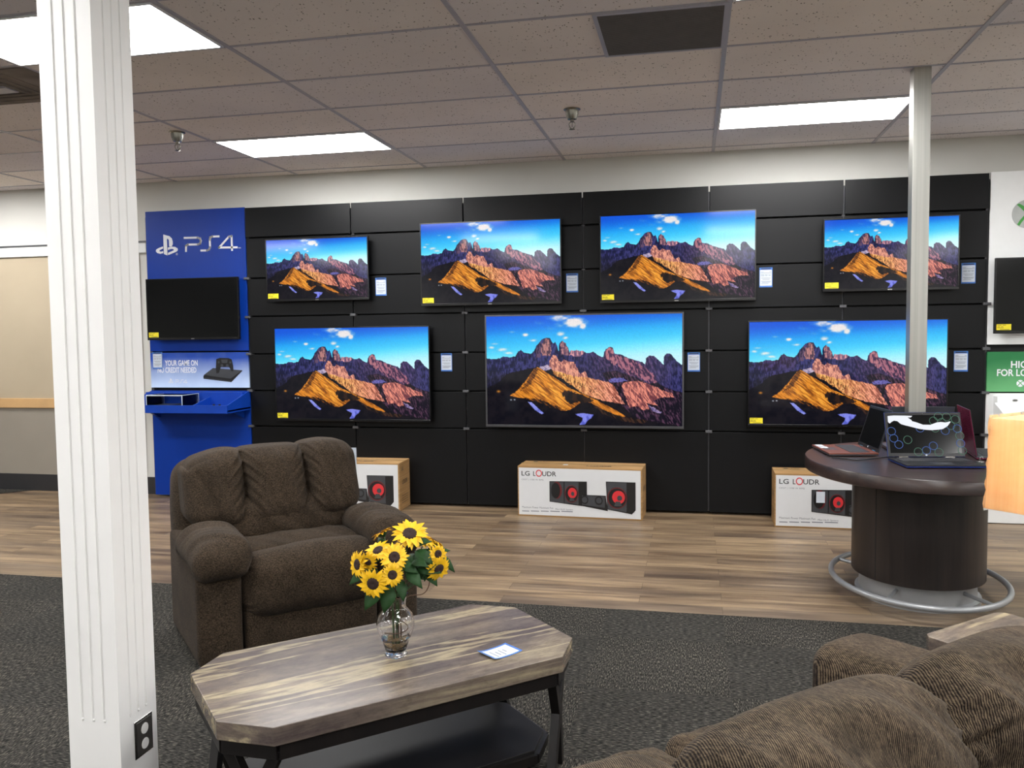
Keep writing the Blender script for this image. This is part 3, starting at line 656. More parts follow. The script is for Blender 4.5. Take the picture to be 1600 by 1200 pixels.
MB().add([(-.15,-.10,0),(.15,-.10,0),(.15,.12,0),(-.15,.12,0),(-.15,-.10,.036),(.15,-.10,.036),(.15,.12,.036),(-.15,.12,.036)], [(3,2,1,0),(4,5,6,7),(0,1,5,4),(1,2,6,5),(2,3,7,6),(3,0,4,7)]).build('case', 'tvback', t, bevel=.004)
MB().box(-.15, .15, -.1015, -.1, .016, .020).build('drive_slot', 'chrome', t); MB().box(-.148, .02, -.098, .118, .0362, .038).build('top_plate', 'lapgrey', t)
t = thing('game_controller', 'black game controller lying in the right compartment of the blue tray', 'game controller', (-4.30, -.38, .875), .15)
def cfn(P, p):
    s = P.copy(); s.y -= .035*abs(p[0])**2.2; s.y *= 1
    return s
MB().soft((0, 0, 0), (.078, .030, .017), .014, .006, fn=cfn).build('case', 'tvback', t, smooth=180)
k = MB(); k.lathe([(.009, .014), (.009, .026), (.011, .028), (.010, .031)], 14, (-.026, -.014, 0)).lathe([(.009, .014), (.009, .026), (.011, .028), (.010, .031)], 14, (.026, -.014, 0)); k.build('thumbstick', 'ink', t)
MB().lathe([(.05, -.006), (.05, .006)], 20, (-.13, -.02, -.006)).build('charging_puck', 'lapgrey', t)

# --- white game display at the right edge
WX0, WX1 = 2.030, 3.05
t = thing('game_display', 'tall white panel with green ball logo behind the dark television at right', 'game display', (WX0, -.105, 1.375))
MB().box(0, WX1-WX0, -.015, 0, 0, 1.295).build('board', 'whitemetal', t, bevel=.0015)
b = MB(); disc(b, .256, .974, .106, .106, -.0185, -.0152, 48); b.build('logo', 'xgrey', t)
gx = MB()
def arcpts(c, r, a0, a1, n=10): return [(c[0]+r*math.cos(math.radians(a0+(a1-a0)*i/n)), c[1]+r*math.sin(math.radians(a0+(a1-a0)*i/n))) for i in range(n+1)]
for sx in (-1, 1):
    up = [(.256+sx*a, .974+b_) for a, b_ in ((0, .030), (.020, .052), (.045, .070), (.062, .078), (.076, .070), (.050, .046), (.020, .012), (.0, -.012))]
    gx.prism(up, -.0205, -.0187, 'y')
    dn = [(.256+sx*a, .974+b_) for a, b_ in ((0, .012), (.024, -.010), (.052, -.046), (.070, -.076), (.056, -.088), (.040, -.062), (.018, -.030), (0, -.012))]
    gx.prism(dn, -.0205, -.0187, 'y')
gx.build('logo_cross', 'xgreen', t)
t = thing('sign', 'green printed sign with white lettering above the white tray at right', 'sign', (WX0+.51, -.105, 1.168))
MB().box(-.51, .51, -.022, 0, -.152, .152).build('board', 'greengrad', t, bevel=.001)
k = MB(); text_mesh(k, 'HIGH', -.345, -.185, .028, .082, -.0228, bold=.02); text_mesh(k, 'FOR LOW', -.440, -.165, -.033, .020, -.0228, bold=.02); text_mesh(k, 'XBOX', -.232, -.06, -.105, -.070, -.0228, bold=.01)
disc(k, -.278, -.088, .026, .026, -.0236, -.0222, 28); k.build('lettering', 'white', t)
k = MB(); stroke(k, [(-.296, -.070), (-.278, -.084), (-.260, -.106)], .005, -.0246, -.0237); stroke(k, [(-.260, -.070), (-.278, -.084), (-.296, -.106)], .005, -.0246, -.0237); k.build('logo_cross', 'xgreen', t)
t = thing('game_display', 'white lower panel of the right display standing on the floor behind the lamp', 'game display', (WX0, -.105, .005))
MB().box(0, WX1-WX0, -.015, 0, 0, 1.0).build('board', 'whitemetal', t, bevel=.0015)
t = thing('display_tray', 'deep white wall tray with cable holes under the green sign', 'display tray', (WX0+.03, -.121, .70))
MB().add([(a, y, z) for a in (0, .9) for y, z in ((-.42, 0), (-.42, .13), (-.092, .24), (-.092, -.02))], [(0,1,2,3),(7,6,5,4),(0,4,5,1),(1,5,6,2),(2,6,7,3),(3,7,4,0)]).build('box', 'whitemetal', t, bevel=.003)
t = thing('display_cabinet', 'white sloping security box high on the white display', 'display box', (WX0+.05, -.121, .83))
h = MB().box(0, .9, -.09, 0, 0, .155).build('body', 'whitemetal', t, bevel=.002)
k = MB(); disc(k, .21, .085, .012, .012, -.0925, -.0905, 20); k.build('cable_hole', 'ink', t); k = MB(); disc(k, .12, .128, .018, .008, -.0945, -.0905, 20); k.build('lock', 'chrome', t)

# --- speaker cartons
def carton(loc, rz, label, sticker=False):
    Wd, D, H = 1.02, .30, .415
    t = thing('speaker_carton', label, 'box', loc, rz, 'white and brown speaker cartons on the floor')
    MB().box(-Wd/2, Wd/2, -D/2, D/2, 0, H).build('box', 'card', t, bevel=.004)
    Z = H-.014; y = -D/2-.0006
    MB().box(-Wd/2+.010, Wd/2-.012, -D/2-.0012, -D/2, .012, Z).build('printed_front', 'boxwhite', t)
    X = lambda x, yy: (-Wd/2+.008+(x-190)/1195*(Wd-.018), Z-((yy-240-.03*(x-190))/474)*(Z-.012))
    B = lambda P: [X(*p) for p in P]
    m = MB(); m.prism(B([(500,378),(868,381),(868,515),(820,625),(500,583)]), y-.0025, y-.0008, 'y').prism(B([(820,512),(1050,520),(1070,672),(812,622)]), y-.0025, y-.0008, 'y').prism(B([(1052,380),(1335,388),(1335,662),(1300,702),(1065,655)]), y-.0025, y-.0008, 'y')
    pic = m.build('speaker_picture', 'printblack', t)
    g = MB(); px = Wd/1195
    g.prism(B([(506,386),(640,388),(640,596),(506,580)]), y-.0032, y-.0027, 'y').prism(B([(650,388),(786,386),(786,612),(650,594)]), y-.0032, y-.0027, 'y').prism(B([(1060,388),(1250,392),(1250,680),(1070,650)]), y-.0032, y-.0027, 'y'); g.prism(B([(820,520),(1044,528),(1040,640),(820,612)]), y-.0032, y-.0027, 'y')
    g.build('cabinet_front', 'printgrey', pic)
    def dpart(name, mat, cx, cy, rx, ry, y0, y1): rr = MB(); disc(rr, *X(cx, cy), rx*px, ry*px, y-y0, y-y1, 30); rr.build(name, mat, pic)
    for q in ((572,468,50,82),(718,505,66,82),(1160,542,92,100)): dpart('speaker_ring', 'darkred', *q, .0046, .0034)
    for q in ((562,470,44,76),(718,505,60,76),(1160,542,84,92)): dpart('cone_edge', 'printblack', *q, .0058, .0048)
    for q in ((846,562,36,40),(984,568,38,42)): dpart('turntable_ring', 'printblack', *q, .0058, .0034)
    for q in ((726,495,42,50),(1174,534,60,62)): dpart('red_cone', 'red', *q, .0068, .0060)
    for q in ((730,502,16,20),(1184,542,24,25)): dpart('cone_centre', 'printgrey', *q, .0078, .0070)
    for q in ((846,562,26,28),(984,568,26,28)): dpart('turntable', 'printgrey', *q, .0066, .0060)
    for cx, cy, q in ((722,560,26),(1168,600,36)): MB().prism(B([(cx-q,cy+q*.6),(cx-q*.6,cy-q*.7),(cx+q*.6,cy-q*.7),(cx+q,cy+q*.6)]), y-.0080, y-.0070, 'y').build('cone_shade', 'printgrey', pic)
    k = MB(); a0, z0 = X(220,318); a1, z1 = X(303,270)
    text_mesh(k, 'LG', X(220,0)[0], X(303,0)[0], X(220,322)[1], X(220,275)[1], y-.001, bold=.01)
    text_mesh(k, 'L', X(338,0)[0], X(362,0)[0], X(338,322)[1]-.003, X(338,275)[1]-.003, y-.001, bold=.01); text_mesh(k, 'UDR', X(428,0)[0], X(568,0)[0], X(428,322)[1]-.004, X(428,275)[1]-.004, y-.001, bold=.01)
    k.build('lettering', 'ink', t)
    k = MB(); disc(k, X(395,0)[0], X(395,299)[1], .026, .029, y-.0014, y-.0006, 30, .72); k.build('red_letter', 'red', t)
    k = MB(); text_mesh(k, 'CK57 | 1100 W RMS', X(220,0)[0], X(440,0)[0], X(220,372)[1], X(220,352)[1], y-.001)
    text_mesh(k, 'Maximum Power Maximum Fun', X(222,0)[0], X(535,0)[0], X(222,652)[1]+.002, X(222,630)[1], y-.001); text_mesh(k, 'Mini Hi-Fi System', X(556,0)[0], X(730,0)[0], X(222,652)[1]-.008, X(222,630)[1]-.008, y-.001)
    for a, b_ in ((222,295),(310,395),(410,490),(505,600),(615,728)): k.box(X(a,0)[0], X(b_,0)[0], y-.001, y-.0006, X(a,684)[1], X(a,676)[1])
    k.build('small_print', 'greyink', t)
    k = MB(); text_mesh(k, 'LOUDR', .05, .26, -.085, -.045, H+.0016, 'z', bold=.02); disc_y = None; text_mesh(k, 'LG', -.37, -.31, .07, .10, H+.0016, 'z', bold=.02); k.lathe([(.02, H+.0012), (.02, H+.0018)], 18, (-.41, .085, 0)); k.build('top_lettering', 'ink', t)
    MB().box(-Wd/2-.001, Wd/2+.001, -.024, .024, H, H+.0009).build('tape', 'tape', t)
    # end panel print
    sd = MB(); tmp = MB(); text_mesh(tmp, 'LOUDR', -.07, .07, .22, .26, 0, bold=.02); text_mesh(tmp, 'LG', -.09, -.04, .34, .37, 0, bold=.02)
    for z in (.06, .08, .10, .12): tmp.box(-.09, .08, -.0002, .0002, z, z+.004)
    sd.add([(Wd/2+.0012, p[0], p[2]) for p in tmp.v], tmp.f).add([(-Wd/2-.0012, -p[0], p[2]) for p in tmp.v], [f[::-1] for f in tmp.f]); sd.build('end_lettering', 'ink', t)
    if sticker: MB().box(X(575,0)[0]-.03, X(575,0)[0]+.032, y-.0125, y-.0115, .20, .285).build('white_sticker', 'paper', t)
    else: MB().box(-.15, -.11, -.05, -.02, H, H+.001).build('label_scrap', 'paper', t)
carton((-3.11, -.275, 0), math.radians(1.5), 'white and brown speaker carton standing behind the brown recliner')
carton((-1.055, -.275, 0), math.radians(-2.5), 'white and brown speaker carton standing alone below the largest television')
carton((.965, -.355, 0), math.radians(-1), 'white and brown speaker carton partly hidden behind the round laptop table', True)

# ================================================================ pillar and pole
t = thing('fluted_pillar', 'white painted square pillar with three flutes per side, left foreground', 'pillar', (-1.9325, -4.9125, 0))
hw = .0885
def fluted(hw):
    P = []
    for k in range(4):
        ca, sa = math.cos(k*math.pi/2), math.sin(k*math.pi/2); e = [(-hw, -hw)]
        for c in (-.044*hw/.0885*.86, 0, .044*hw/.0885*.86):
            for a in range(7): th = math.pi*a/6; e.append((c-.0042*math.cos(th), -hw+.0042*math.sin(th)))
        P += [(x*ca-y*sa, x*sa+y*ca) for x, y in e]
    return P
MB().prism(fluted(hw), .352, CEIL, 'z').build('shaft', 'pillar', t, smooth=0)
MB().box(-hw, hw, -hw, hw, 0, .352).build('foot', 'pillar', t)
d = MB()
for k in range(4):
    ca, sa = math.cos(k*math.pi/2), math.sin(k*math.pi/2)
    for c in (-.038, 0, .038): x, y = c, -hw-.0002; d.ball((x*ca-y*sa, x*sa+y*ca, .352), .0042, 10, 8, (1, 1, 1.2))
d.build('flute_end', 'pillar', t)
t = thing('wall_outlet', 'dark electrical outlet plate with chrome rim near the pillar foot', 'outlet', (-1.8438, -4.895, .262))
MB().box(0, .004, -.044, .044, -.06, .06).build('plate', 'chrome', t, bevel=.002); MB().box(.004, .0065, -.036, .036, -.052, .052).build('cover', 'outlet', t, bevel=.001)
for z in (-.024, .024): MB().add([(p[1]*-1, p[0], p[2]) for p in MB().lathe([(.016, .0066), (.015, .009)], 20).v], []); 
for z in (-.024, .024):
    m = MB(); q = MB().lathe([(.017, .0066), (.0165, .0085)], 20); m.add([(p[2], p[0], p[1]+z) for p in q.v], q.f); m.build('socket', 'pillar', t)

t = thing('steel_pole', 'square brushed steel pole rising from the laptop table to the ceiling', 'pole', (1.09, -1.96, .7705))
MB().box(-.046, .046, -.046, .046, 0, CEIL-.7712).build('post', 'steel', t, bevel=.003)
MB().box(-.06, .06, -.06, .06, 0, .008).build('base_plate', 'steel', t, bevel=.002)

# ================================================================ round laptop table
KX, KY = 1.09, -2.05
t = thing('display_table', 'dark walnut oval laptop table on drum base with silver foot ring', 'table', (KX, KY, 0))
MB().lathe([(.600, .700), (.605, .704), (.605, .764), (.601, .770)], 96, ey=1.24).build('tabletop', 'kiosktop', t, smooth=50)
MB().lathe([(.345, .130), (.345, .6995)], 96, ey=1.14).build('drum', 'kioskwood', t)
MB().lathe([(.325, 0), (.325, .022), (.305, .030), (.300, .1295)], 96, ey=1.14).build('plinth', 'silverpaint', t, smooth=50)
MB().tube([(.452*math.cos(a*math.pi/48), .585*math.sin(a*math.pi/48), .09) for a in range(96)], .0165, 14, True).build('foot_ring', 'silverpaint', t, smooth=180)
for a in (35, 145, 235, 305): 
    a = math.radians(a); MB().tube([(.29*math.cos(a), .33*math.sin(a), .09), (.452*math.cos(a), .585*math.sin(a), .09)], .011, 10).build('foot_ring_spoke', 'silverpaint', t, smooth=60)
for x in (-.27,): MB().box(x-.002, x+.002, -.2475, -.2455, .13, .699).build('seam', 'ink', t)

def laptop(loc, rz, lid_deg, deck, lid, label, w=.415, d=.275, h=.255, screen='dark_screen', cards=False, rings=False):
    """hinge line at the origin; keyboard deck towards -y, lid leaning back towards +y"""
    t = thing('laptop', label, 'laptop', loc, rz, 'laptops on the oval table')
    MB().box(-w/2, w/2, -d, .006, .004, .010).build('underside', lid, t, bevel=.002)
    dk = MB().box(-w/2, w/2, -d, .006, .010, .019).build('keyboard_deck', deck, t, bevel=.003)
    k = MB()
    for r in range(6):
        for c in range(15): k.box(-w/2+.03+c*(w-.06)/15+.001, -w/2+.03+(c+1)*(w-.06)/15-.0015, -.035-(r+1)*.0185+.0015, -.035-r*.0185, .0191, .0212)
    k.build('keyboard', 'key', dk, smooth=0)
    MB().box(-.055, .05, -d+.02, -d+.095, .0191, .0196).build('touchpad', 'lapgrey', dk)
    if cards:
        MB().box(-w/2+.012, -w/2+.085, -d+.012, -d+.055, .0192, .0198).build('sticker', 'paper', dk); MB().box(-w/2+.10, -w/2+.165, -d+.012, -d+.06, .0192, .0198).build('sticker', 'paper', dk)
    for x in (-w*.3, w*.3): MB().tube([(x-.025, .004, .020), (x+.025, .004, .020)], .005, 10).build('hinge', 'chrome', t)
    L = bpy.data.objects.new('lid', None); COL.objects.link(L); L.parent = t; L.location = (0, .004, .020); L.rotation_euler.x = -math.radians(lid_deg-90); L.empty_display_size = .05
    MB().box(-w/2, w/2, 0, .004, 0, h).build('lid_cover', lid, L, bevel=.003); MB().box(-w/2+.002, w/2-.002, -.003, 0, .002, h-.002).build('bezel', 'lapblack', L, bevel=.001)
    MB().box(-w/2+.016, w/2-.016, -.0036, -.003, .022, h-.016).build('screen', screen, L)
    x = MB(); disc(x, 0, .011, .0055, .0055, -.0042, -.003, 18); x.build('logo', 'paper', L)
    x = MB(); disc(x, 0, h-.008, .0022, .0022, -.0042, -.003, 12); x.build('webcam', 'chrome', L)
    if rings:
        # zoomed layout of the shapes on the screen, in units of the visible glass
        U = lambda x, y: (-w/2+.016+(x-350)/870*(w-.032), h-.016-(y-310)/455*(h-.038))
        m = MB()
        for cx, cy in ((385,505),(405,590),(460,665),(880,680),(1045,500),(1195,475),(1215,650),(740,470),(790,735)): disc(m, *U(cx, cy), .0235, .0235, -.0042, -.0037, 30, .86)
        m.build('wallpaper_ring', 'ring_b', L)
        m = MB()
        for cx, cy in ((575,608),(690,750),(915,382),(1015,400),(1120,440),(980,330),(1080,335),(1185,365),(925,470),(940,755),(1215,560),(1225,735)): 
            disc(m, *U(cx, cy), .0235, .0235, -.0042, -.0037, 30, .88)
        m.build('wallpaper_ring', 'ring_g', L)
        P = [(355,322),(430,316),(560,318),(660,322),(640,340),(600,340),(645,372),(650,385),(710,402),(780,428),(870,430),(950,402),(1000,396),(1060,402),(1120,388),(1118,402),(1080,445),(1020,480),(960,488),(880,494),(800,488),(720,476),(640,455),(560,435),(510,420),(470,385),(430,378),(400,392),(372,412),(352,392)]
        MB().prism([U(*p) for p in P], -.0050, -.0043, 'y').build('white_swoosh', 'swoosh', L)  # white emissive swoosh set just in front of the screen
    return t
TZ = .7705
laptop((1.115, -2.125, TZ), math.radians(7), 108, 'lapblack', 'lapblue', 'black and blue laptop facing the viewer with bubble rings on its screen', screen='dark_screen', rings=True)
laptop((.865, -1.80, TZ), math.radians(-83), 107, 'laporange', 'lapgrey', 'laptop with copper keyboard deck and white stickers at the left end of the oval table', w=.38, cards=True)
laptop((1.165, -1.765, TZ), math.radians(180), 102, 'lapgrey', 'lapgrey', 'dark grey laptop turned away behind the steel pole', w=.345, d=.24, h=.262)
laptop((1.415, -1.875, TZ), math.radians(84), 99, 'lapgrey', 'lapmaroon', 'laptop with maroon lid seen from behind, right of the steel pole', w=.37, d=.25, h=.262)
t = thing('security_clip', 'small chrome security clip beside the maroon laptop hinge', 'clip', (1.385, -2.125, TZ))
MB().box(-.018, .018, -.010, .010, 0, .004).build('plate', 'chrome', t); m = MB().tube([(0, 0, .003), (0, 0, .022), (.012, 0, .028), (.016, 0, .018)], .003, 8).build('hook', 'chrome', t)
m = MB()
tag(MB().tube([(.62, -2.10, TZ+.006), (.74, -2.18, TZ+.005), (.83, -2.12, TZ+.006), (.90, -2.07, TZ+.006), (1.0, -1.99, TZ+.006), (1.05, -1.99, TZ+.006)], .004, 8).build('security_cable', 'ink', smooth=180), 'thin black cable lying on the oval table between left and front laptops', 'cable')

# ================================================================ recliner
RZ = math.radians(42.8)
def tnpos(a, n, z=0): return (a*.7337+n*.6794, a*.6794-n*.7337, z)
def wr(x, seed): return math.sin(x*1.7+seed)+.6*math.sin(x*3.1+seed*2.3)+.4*math.sin(x*5.7+seed*.7)
t = thing('recliner', 'dark brown fabric recliner armchair with three channel back, behind the coffee table', 'armchair', tnpos(-3.78, .81), RZ)
MB().soft((0, .02, .19), (.34, .40, .17), .03, .05).build('base', 'recliner', t, smooth=180)
def shell(P, p):
    P = P.copy(); P.y += .22*(P.z+.3); P.x *= 1 - .05*max(0, P.z/.35)**2 ; return P
MB().soft((-.055, .20, .505), (.470, .120, .36), .10, .022, (0, .02, 0), shell).build('back_shell', 'recliner', t, smooth=180)
def upper(P, p):
    P = P.copy(); X = P.x; f = max(0, min(1, (-P.y+.05)/.15)); top = max(0, p[2])
    lob = 0
    for s in (-.155, .165):
        dx = X-s
        cre = math.exp(-(abs(dx)/.019)**1.5)
        ruch = math.exp(-(dx/.060)**2)*wr(P.z*72+abs(dx)*70, s*30)*.0085
        P.y += f*(cre*.062 + ruch); P.z -= cre*.006*top
    for c, hw_ in ((-.31, .155), (.005, .16), (.32, .155)):
        d = (X-c)/hw_
        if abs(d) < 1: P.y -= f*.026*(1-d*d)*(1-.6*p[2]**2); P.z += .006*top*(1-d*d)
    P.y += f*.0035*wr(X*22+P.z*9, 3)
    if X > .165: P.z += .012*top*(1-((X-.30)/.16)**2 if abs(X-.30) < .16 else 0)
    P.z -= .060*max(0, -p[0]-.45)**1.3*top*2 + .03*max(0, p[0]-.6)*top
    P.z -= (1-top)*0
    P.y += .30*(P.z)
    if p[2] < 0: P.z += -.030*(1-abs(p[0]))*(-p[2]); P.y -= .018*f*(-p[2])*(1-abs(p[0])**4)
    return P
MB().soft((-.040, .150, .745), (.455, .125, .178), .075, .0065, (0, .012, .0), upper).build('upper_back_cushion', 'recliner', t, smooth=180)
def lumbar(P, p):
    P = P.copy(); f = 1 if P.y < 0 else 0
    P.y += .25*P.z + f*.004*wr(P.x*17+P.z*26, 1) + .03*abs(p[0])**2*f; return P
MB().soft((0, .085, .570), (.365, .105, .125), .08, .015, (0, .03, .01), lumbar).build('lumbar_cushion', 'recliner', t, smooth=180)
def seatf(P, p):
    P = P.copy(); P.z += .003*wr(P.x*15+P.y*11, 2)*(p[2] > 0) - .012*max(0, -p[1]); return P
MB().soft((0, -.07, .405), (.335, .215, .085), .05, .02, (0, 0, .018), seatf).build('seat_cushion', 'recliner', t, smooth=180)
def roll(P, p):
    P = P.copy(); e = abs(p[0])**6
    P.y += .02*e; P.x += 0
    g = math.exp(-((abs(P.x)-.31)/.035)**2); P.y += g*.006*wr(P.z*120, 4 if P.x > 0 else 1); P.x += .004*g*wr(P.z*80, 2)
    P.y += .003*wr(P.x*14+P.z*10, 5); P.z += (.010 if p[2] > 0 else 0)*math.sin(P.x*7+1); return P
MB().soft((0, -.375, .350), (.338, .105, .148), .085, .014, (0, .03, .012), roll).build('front_roll', 'recliner', t, smooth=180)
MB().soft((0, -.375, .145), (.325, .055, .105), .03, .025, (0, .01, 0)).build('footrest_panel', 'recliner', t, smooth=180)
for sgn in (-1, 1):
    MB().soft((sgn*.437, -.080, .270), (.100, .370, .258), .035, .025, (.006, .006, 0)).build('arm_panel', 'recliner', t, smooth=180)
    def pad(P, p, sgn=sgn):
        P = P.copy(); fr = max(0, min(1, (-P.y-.03)/.30)); 
        P.z -= .040*fr**2.2; P.z *= 1+.22*fr
        P.z -= .020*(p[0]*sgn)*(1 if p[0]*sgn > 0 else 0)
        P.z -= .06*max(0, (P.y-.10)/.3)**1.5
        k = max(0, min(1, (-P.y-.20)/.22)); P += Vector((wr(P.z*80+P.y*45, 1), wr(P.x*95, 2), wr(P.x*90+P.y*40, 4)))*.0032*k
        P.z += .004*wr(P.y*16+P.x*9, sgn)
        return P
    MB().soft((sgn*.420, -.215, .525), (.130, .285, .074), .070, .012, (.008, .02, .016), pad).build('arm_pad', 'recliner', t, smooth=180)
sheet = tag(MB().box(-.065, .065, -.0008, .0008, -.11, .11).build('price_sheet', 'paper', loc=(-2.158, -2.545, .735), rz=math.radians(12)), 'white price sheet hanging behind the right shoulder of the recliner', 'price sheet')
m = MB()
for z, a, b in ((.095, -.05, .05), (.085, -.05, .03), (.06, -.05, .05), (.03, -.04, .04)): m.box(a, b, -.0014, -.0009, z-.003, z)
m.build('print', 'greyink', sheet)

# ================================================================ coffee table
def octo(hx, hy, c): return [(-hx+c, -hy), (hx-c, -hy), (hx, -hy+c), (hx, hy-c), (hx-c, hy), (-hx+c, hy), (-hx, hy-c), (-hx, -hy+c)]
ct = t = thing('coffee_table', 'octagonal coffee table with streaked stone look top and black crossed legs', 'table', tnpos(-3.945, 2.590), RZ)
MB().prism(octo(.597, .318, .125), .395, .450).build('tabletop', 'stone', t, bevel=.003)
m = MB(); O = octo(.575, .296, .120); I = octo(.545, .266, .112)
for i in range(8): m.bar((*O[i], .372), (*O[(i+1) % 8], .372), .026, .045)
m.build('apron', 'espresso', t, bevel=.0015)
MB().prism(octo(.515, .235, .105), .095, .115).build('shelf', 'shelfwood', t, bevel=.002)
m = MB(); O2 = octo(.520, .240, .107)
for i in range(8): m.bar((*O2[i], .088), (*O2[(i+1) % 8], .088), .022, .03)
m.build('shelf_rim', 'espresso', t)
for sx in (-1, 1):
    for sy in (-1, 1):
        m = MB(); A = Vector((sx*.565, sy*.165, 0)); B = Vector((sx*.450, sy*.286, 0)); C = (A+B)/2
        out = Vector((sx, sy, 0)).normalized()
        for p, q in ((A, B), (B, A)):
            mid = C*1; 
            m.bar((p.x, p.y, .372), (C.x+(q.x-C.x)*.08, C.y+(q.y-C.y)*.08, .20), .034, .030, (out.x, out.y, 0)); m.bar((C.x+(p.x-C.x)*-.04, C.y+(p.y-C.y)*-.04, .23), (q.x*.985, q.y*.985, .0), .034, .030, (out.x, out.y, 0))
        m.build('crossed_leg', 'espresso', t, bevel=.0015)

# price card lying on it
pt = thing('price_card', 'curled white price card with blue border lying on the coffee table', 'price card', (-.782, -4.500, .4512), math.radians(52))
def curled(x0, x1, y0, y1, lift=0):
    m = MB(); n = 10; vs = []; 
    for i in range(n+1):
        x = x0+(x1-x0)*i/n; z = .010*max(0, (x-.01)/.06)**2*.5 + .008*max(0, (-x-.02)/.045)**2 + lift
        vs += [(x, y0, z), (x, y1, z), (x, y1, z+.0006), (x, y0, z+.0006)]
    fs = [(0,1,2,3), tuple(4*n+k for k in (3,2,1,0))]
    for i in range(n):
        for k in range(4): fs.append((4*i+k, 4*i+4+k, 4*i+4+(k+1) % 4, 4*i+(k+1) % 4))
    return m.add(vs, fs)
curled(-.060, .060, -.045, .045).build('card', 'paper', pt)
curled(-.060, .060, .038, .045, .0008).build('border', 'bluepaper', pt); curled(-.060, .060, -.045, -.038, .0008).build('border', 'bluepaper', pt); curled(-.060, -.050, -.045, .045, .0009).build('heading', 'bluepaper', pt); curled(.053, .060, -.045, .045, .0009).build('border', 'bluepaper', pt)
m = MB()
for x, a, b in ((-.040, -.03, .0), (-.028, -.03, .02), (-.012, -.02, .01), (.004, -.03, .015), (.02, -.01, .012)): m.box(x-.0015, x+.0015, a, b, .0009, .0013)
m.build('print', 'greyink', pt)

# ================================================================ vase and sunflowers
VC = Vector((-1.117, -4.578, .4502))
t = thing('glass_vase', 'clear glass vase of sunflowers on the coffee table', 'vase', VC)
out = [(.0370, 0), (.0375, .004), (.0345, .012), (.0350, .020), (.0430, .045), (.0560, .075), (.0625, .098), (.0628, .115), (.0570, .135), (.0440, .150), (.0360, .160), (.0345, .167), (.0362, .182), (.0400, .198), (.0425, .206)]
inn = [(r-.0024, z) for r, z in out[::-1] if z > .02] + [(.030, .017), (.015, .013), (.0005, .012)]
MB().lathe([(.0005, .0018), (.030, .0012)] + out + inn, 48, cap=False).build('body', 'glass', t, smooth=180)
wt = tag(MB().lathe([(.0005, .0128), (.0300, .0178), (.0321, .022), (.0403, .045), (.0486, .0620), (.0005, .0622)], 40, cap=False).build('water', 'water', loc=VC, smooth=60), 'shallow clear water in the bottom of the glass vase', 'water', kind='stuff')
pb = MB(); random.seed(3)
for i in range(120):
    z = .020+.026*random.random(); rmax = .022+(z-.02)*.62; a = random.random()*6.283; r = rmax*math.sqrt(random.random()); s = random.uniform(.0035, .006)
    pb.ball((r*math.cos(a), r*math.sin(a), z), s, 7, 5, (1.2, .9, .7))
tag(pb.build('pebbles', 'pebble', loc=VC, smooth=180), 'small brown pebbles in the bottom of the glass vase', 'pebbles', kind='stuff')

FC = Vector((-1.125, -4.56, .45)); rt = Vector((.938, .347, 0)); vd = Vector((-.347, .938, 0)); up = Vector((0, 0, 1))
def bq(x, y, z): return rt*x + vd*y + up*z
def leafmesh(mb, base, d, nrm, L, wd):
    d = d.normalized(); s = d.cross(nrm).normalized(); nn = s.cross(d)
    rows = [(0, .05), (.15, .55), (.35, .95), (.55, .9), (.78, .5), (1.0, .02)]; vs = []
    for u, k in rows:
        c = base + d*L*u - nn*L*.35*u*u
        vs += [c - s*wd*k/2 + nn*wd*.16*k, c, c + s*wd*k/2 + nn*wd*.16*k]
    fs = []
    for i in range(len(rows)-1):
        for k in (0, 1): fs.append((3*i+k, 3*i+k+1, 3*i+k+4, 3*i+k+3))
    mb.add(vs, fs)
def thicken(o, th):
    m = o.modifiers.new('thickness', 'SOLIDIFY'); m.thickness = th; return o
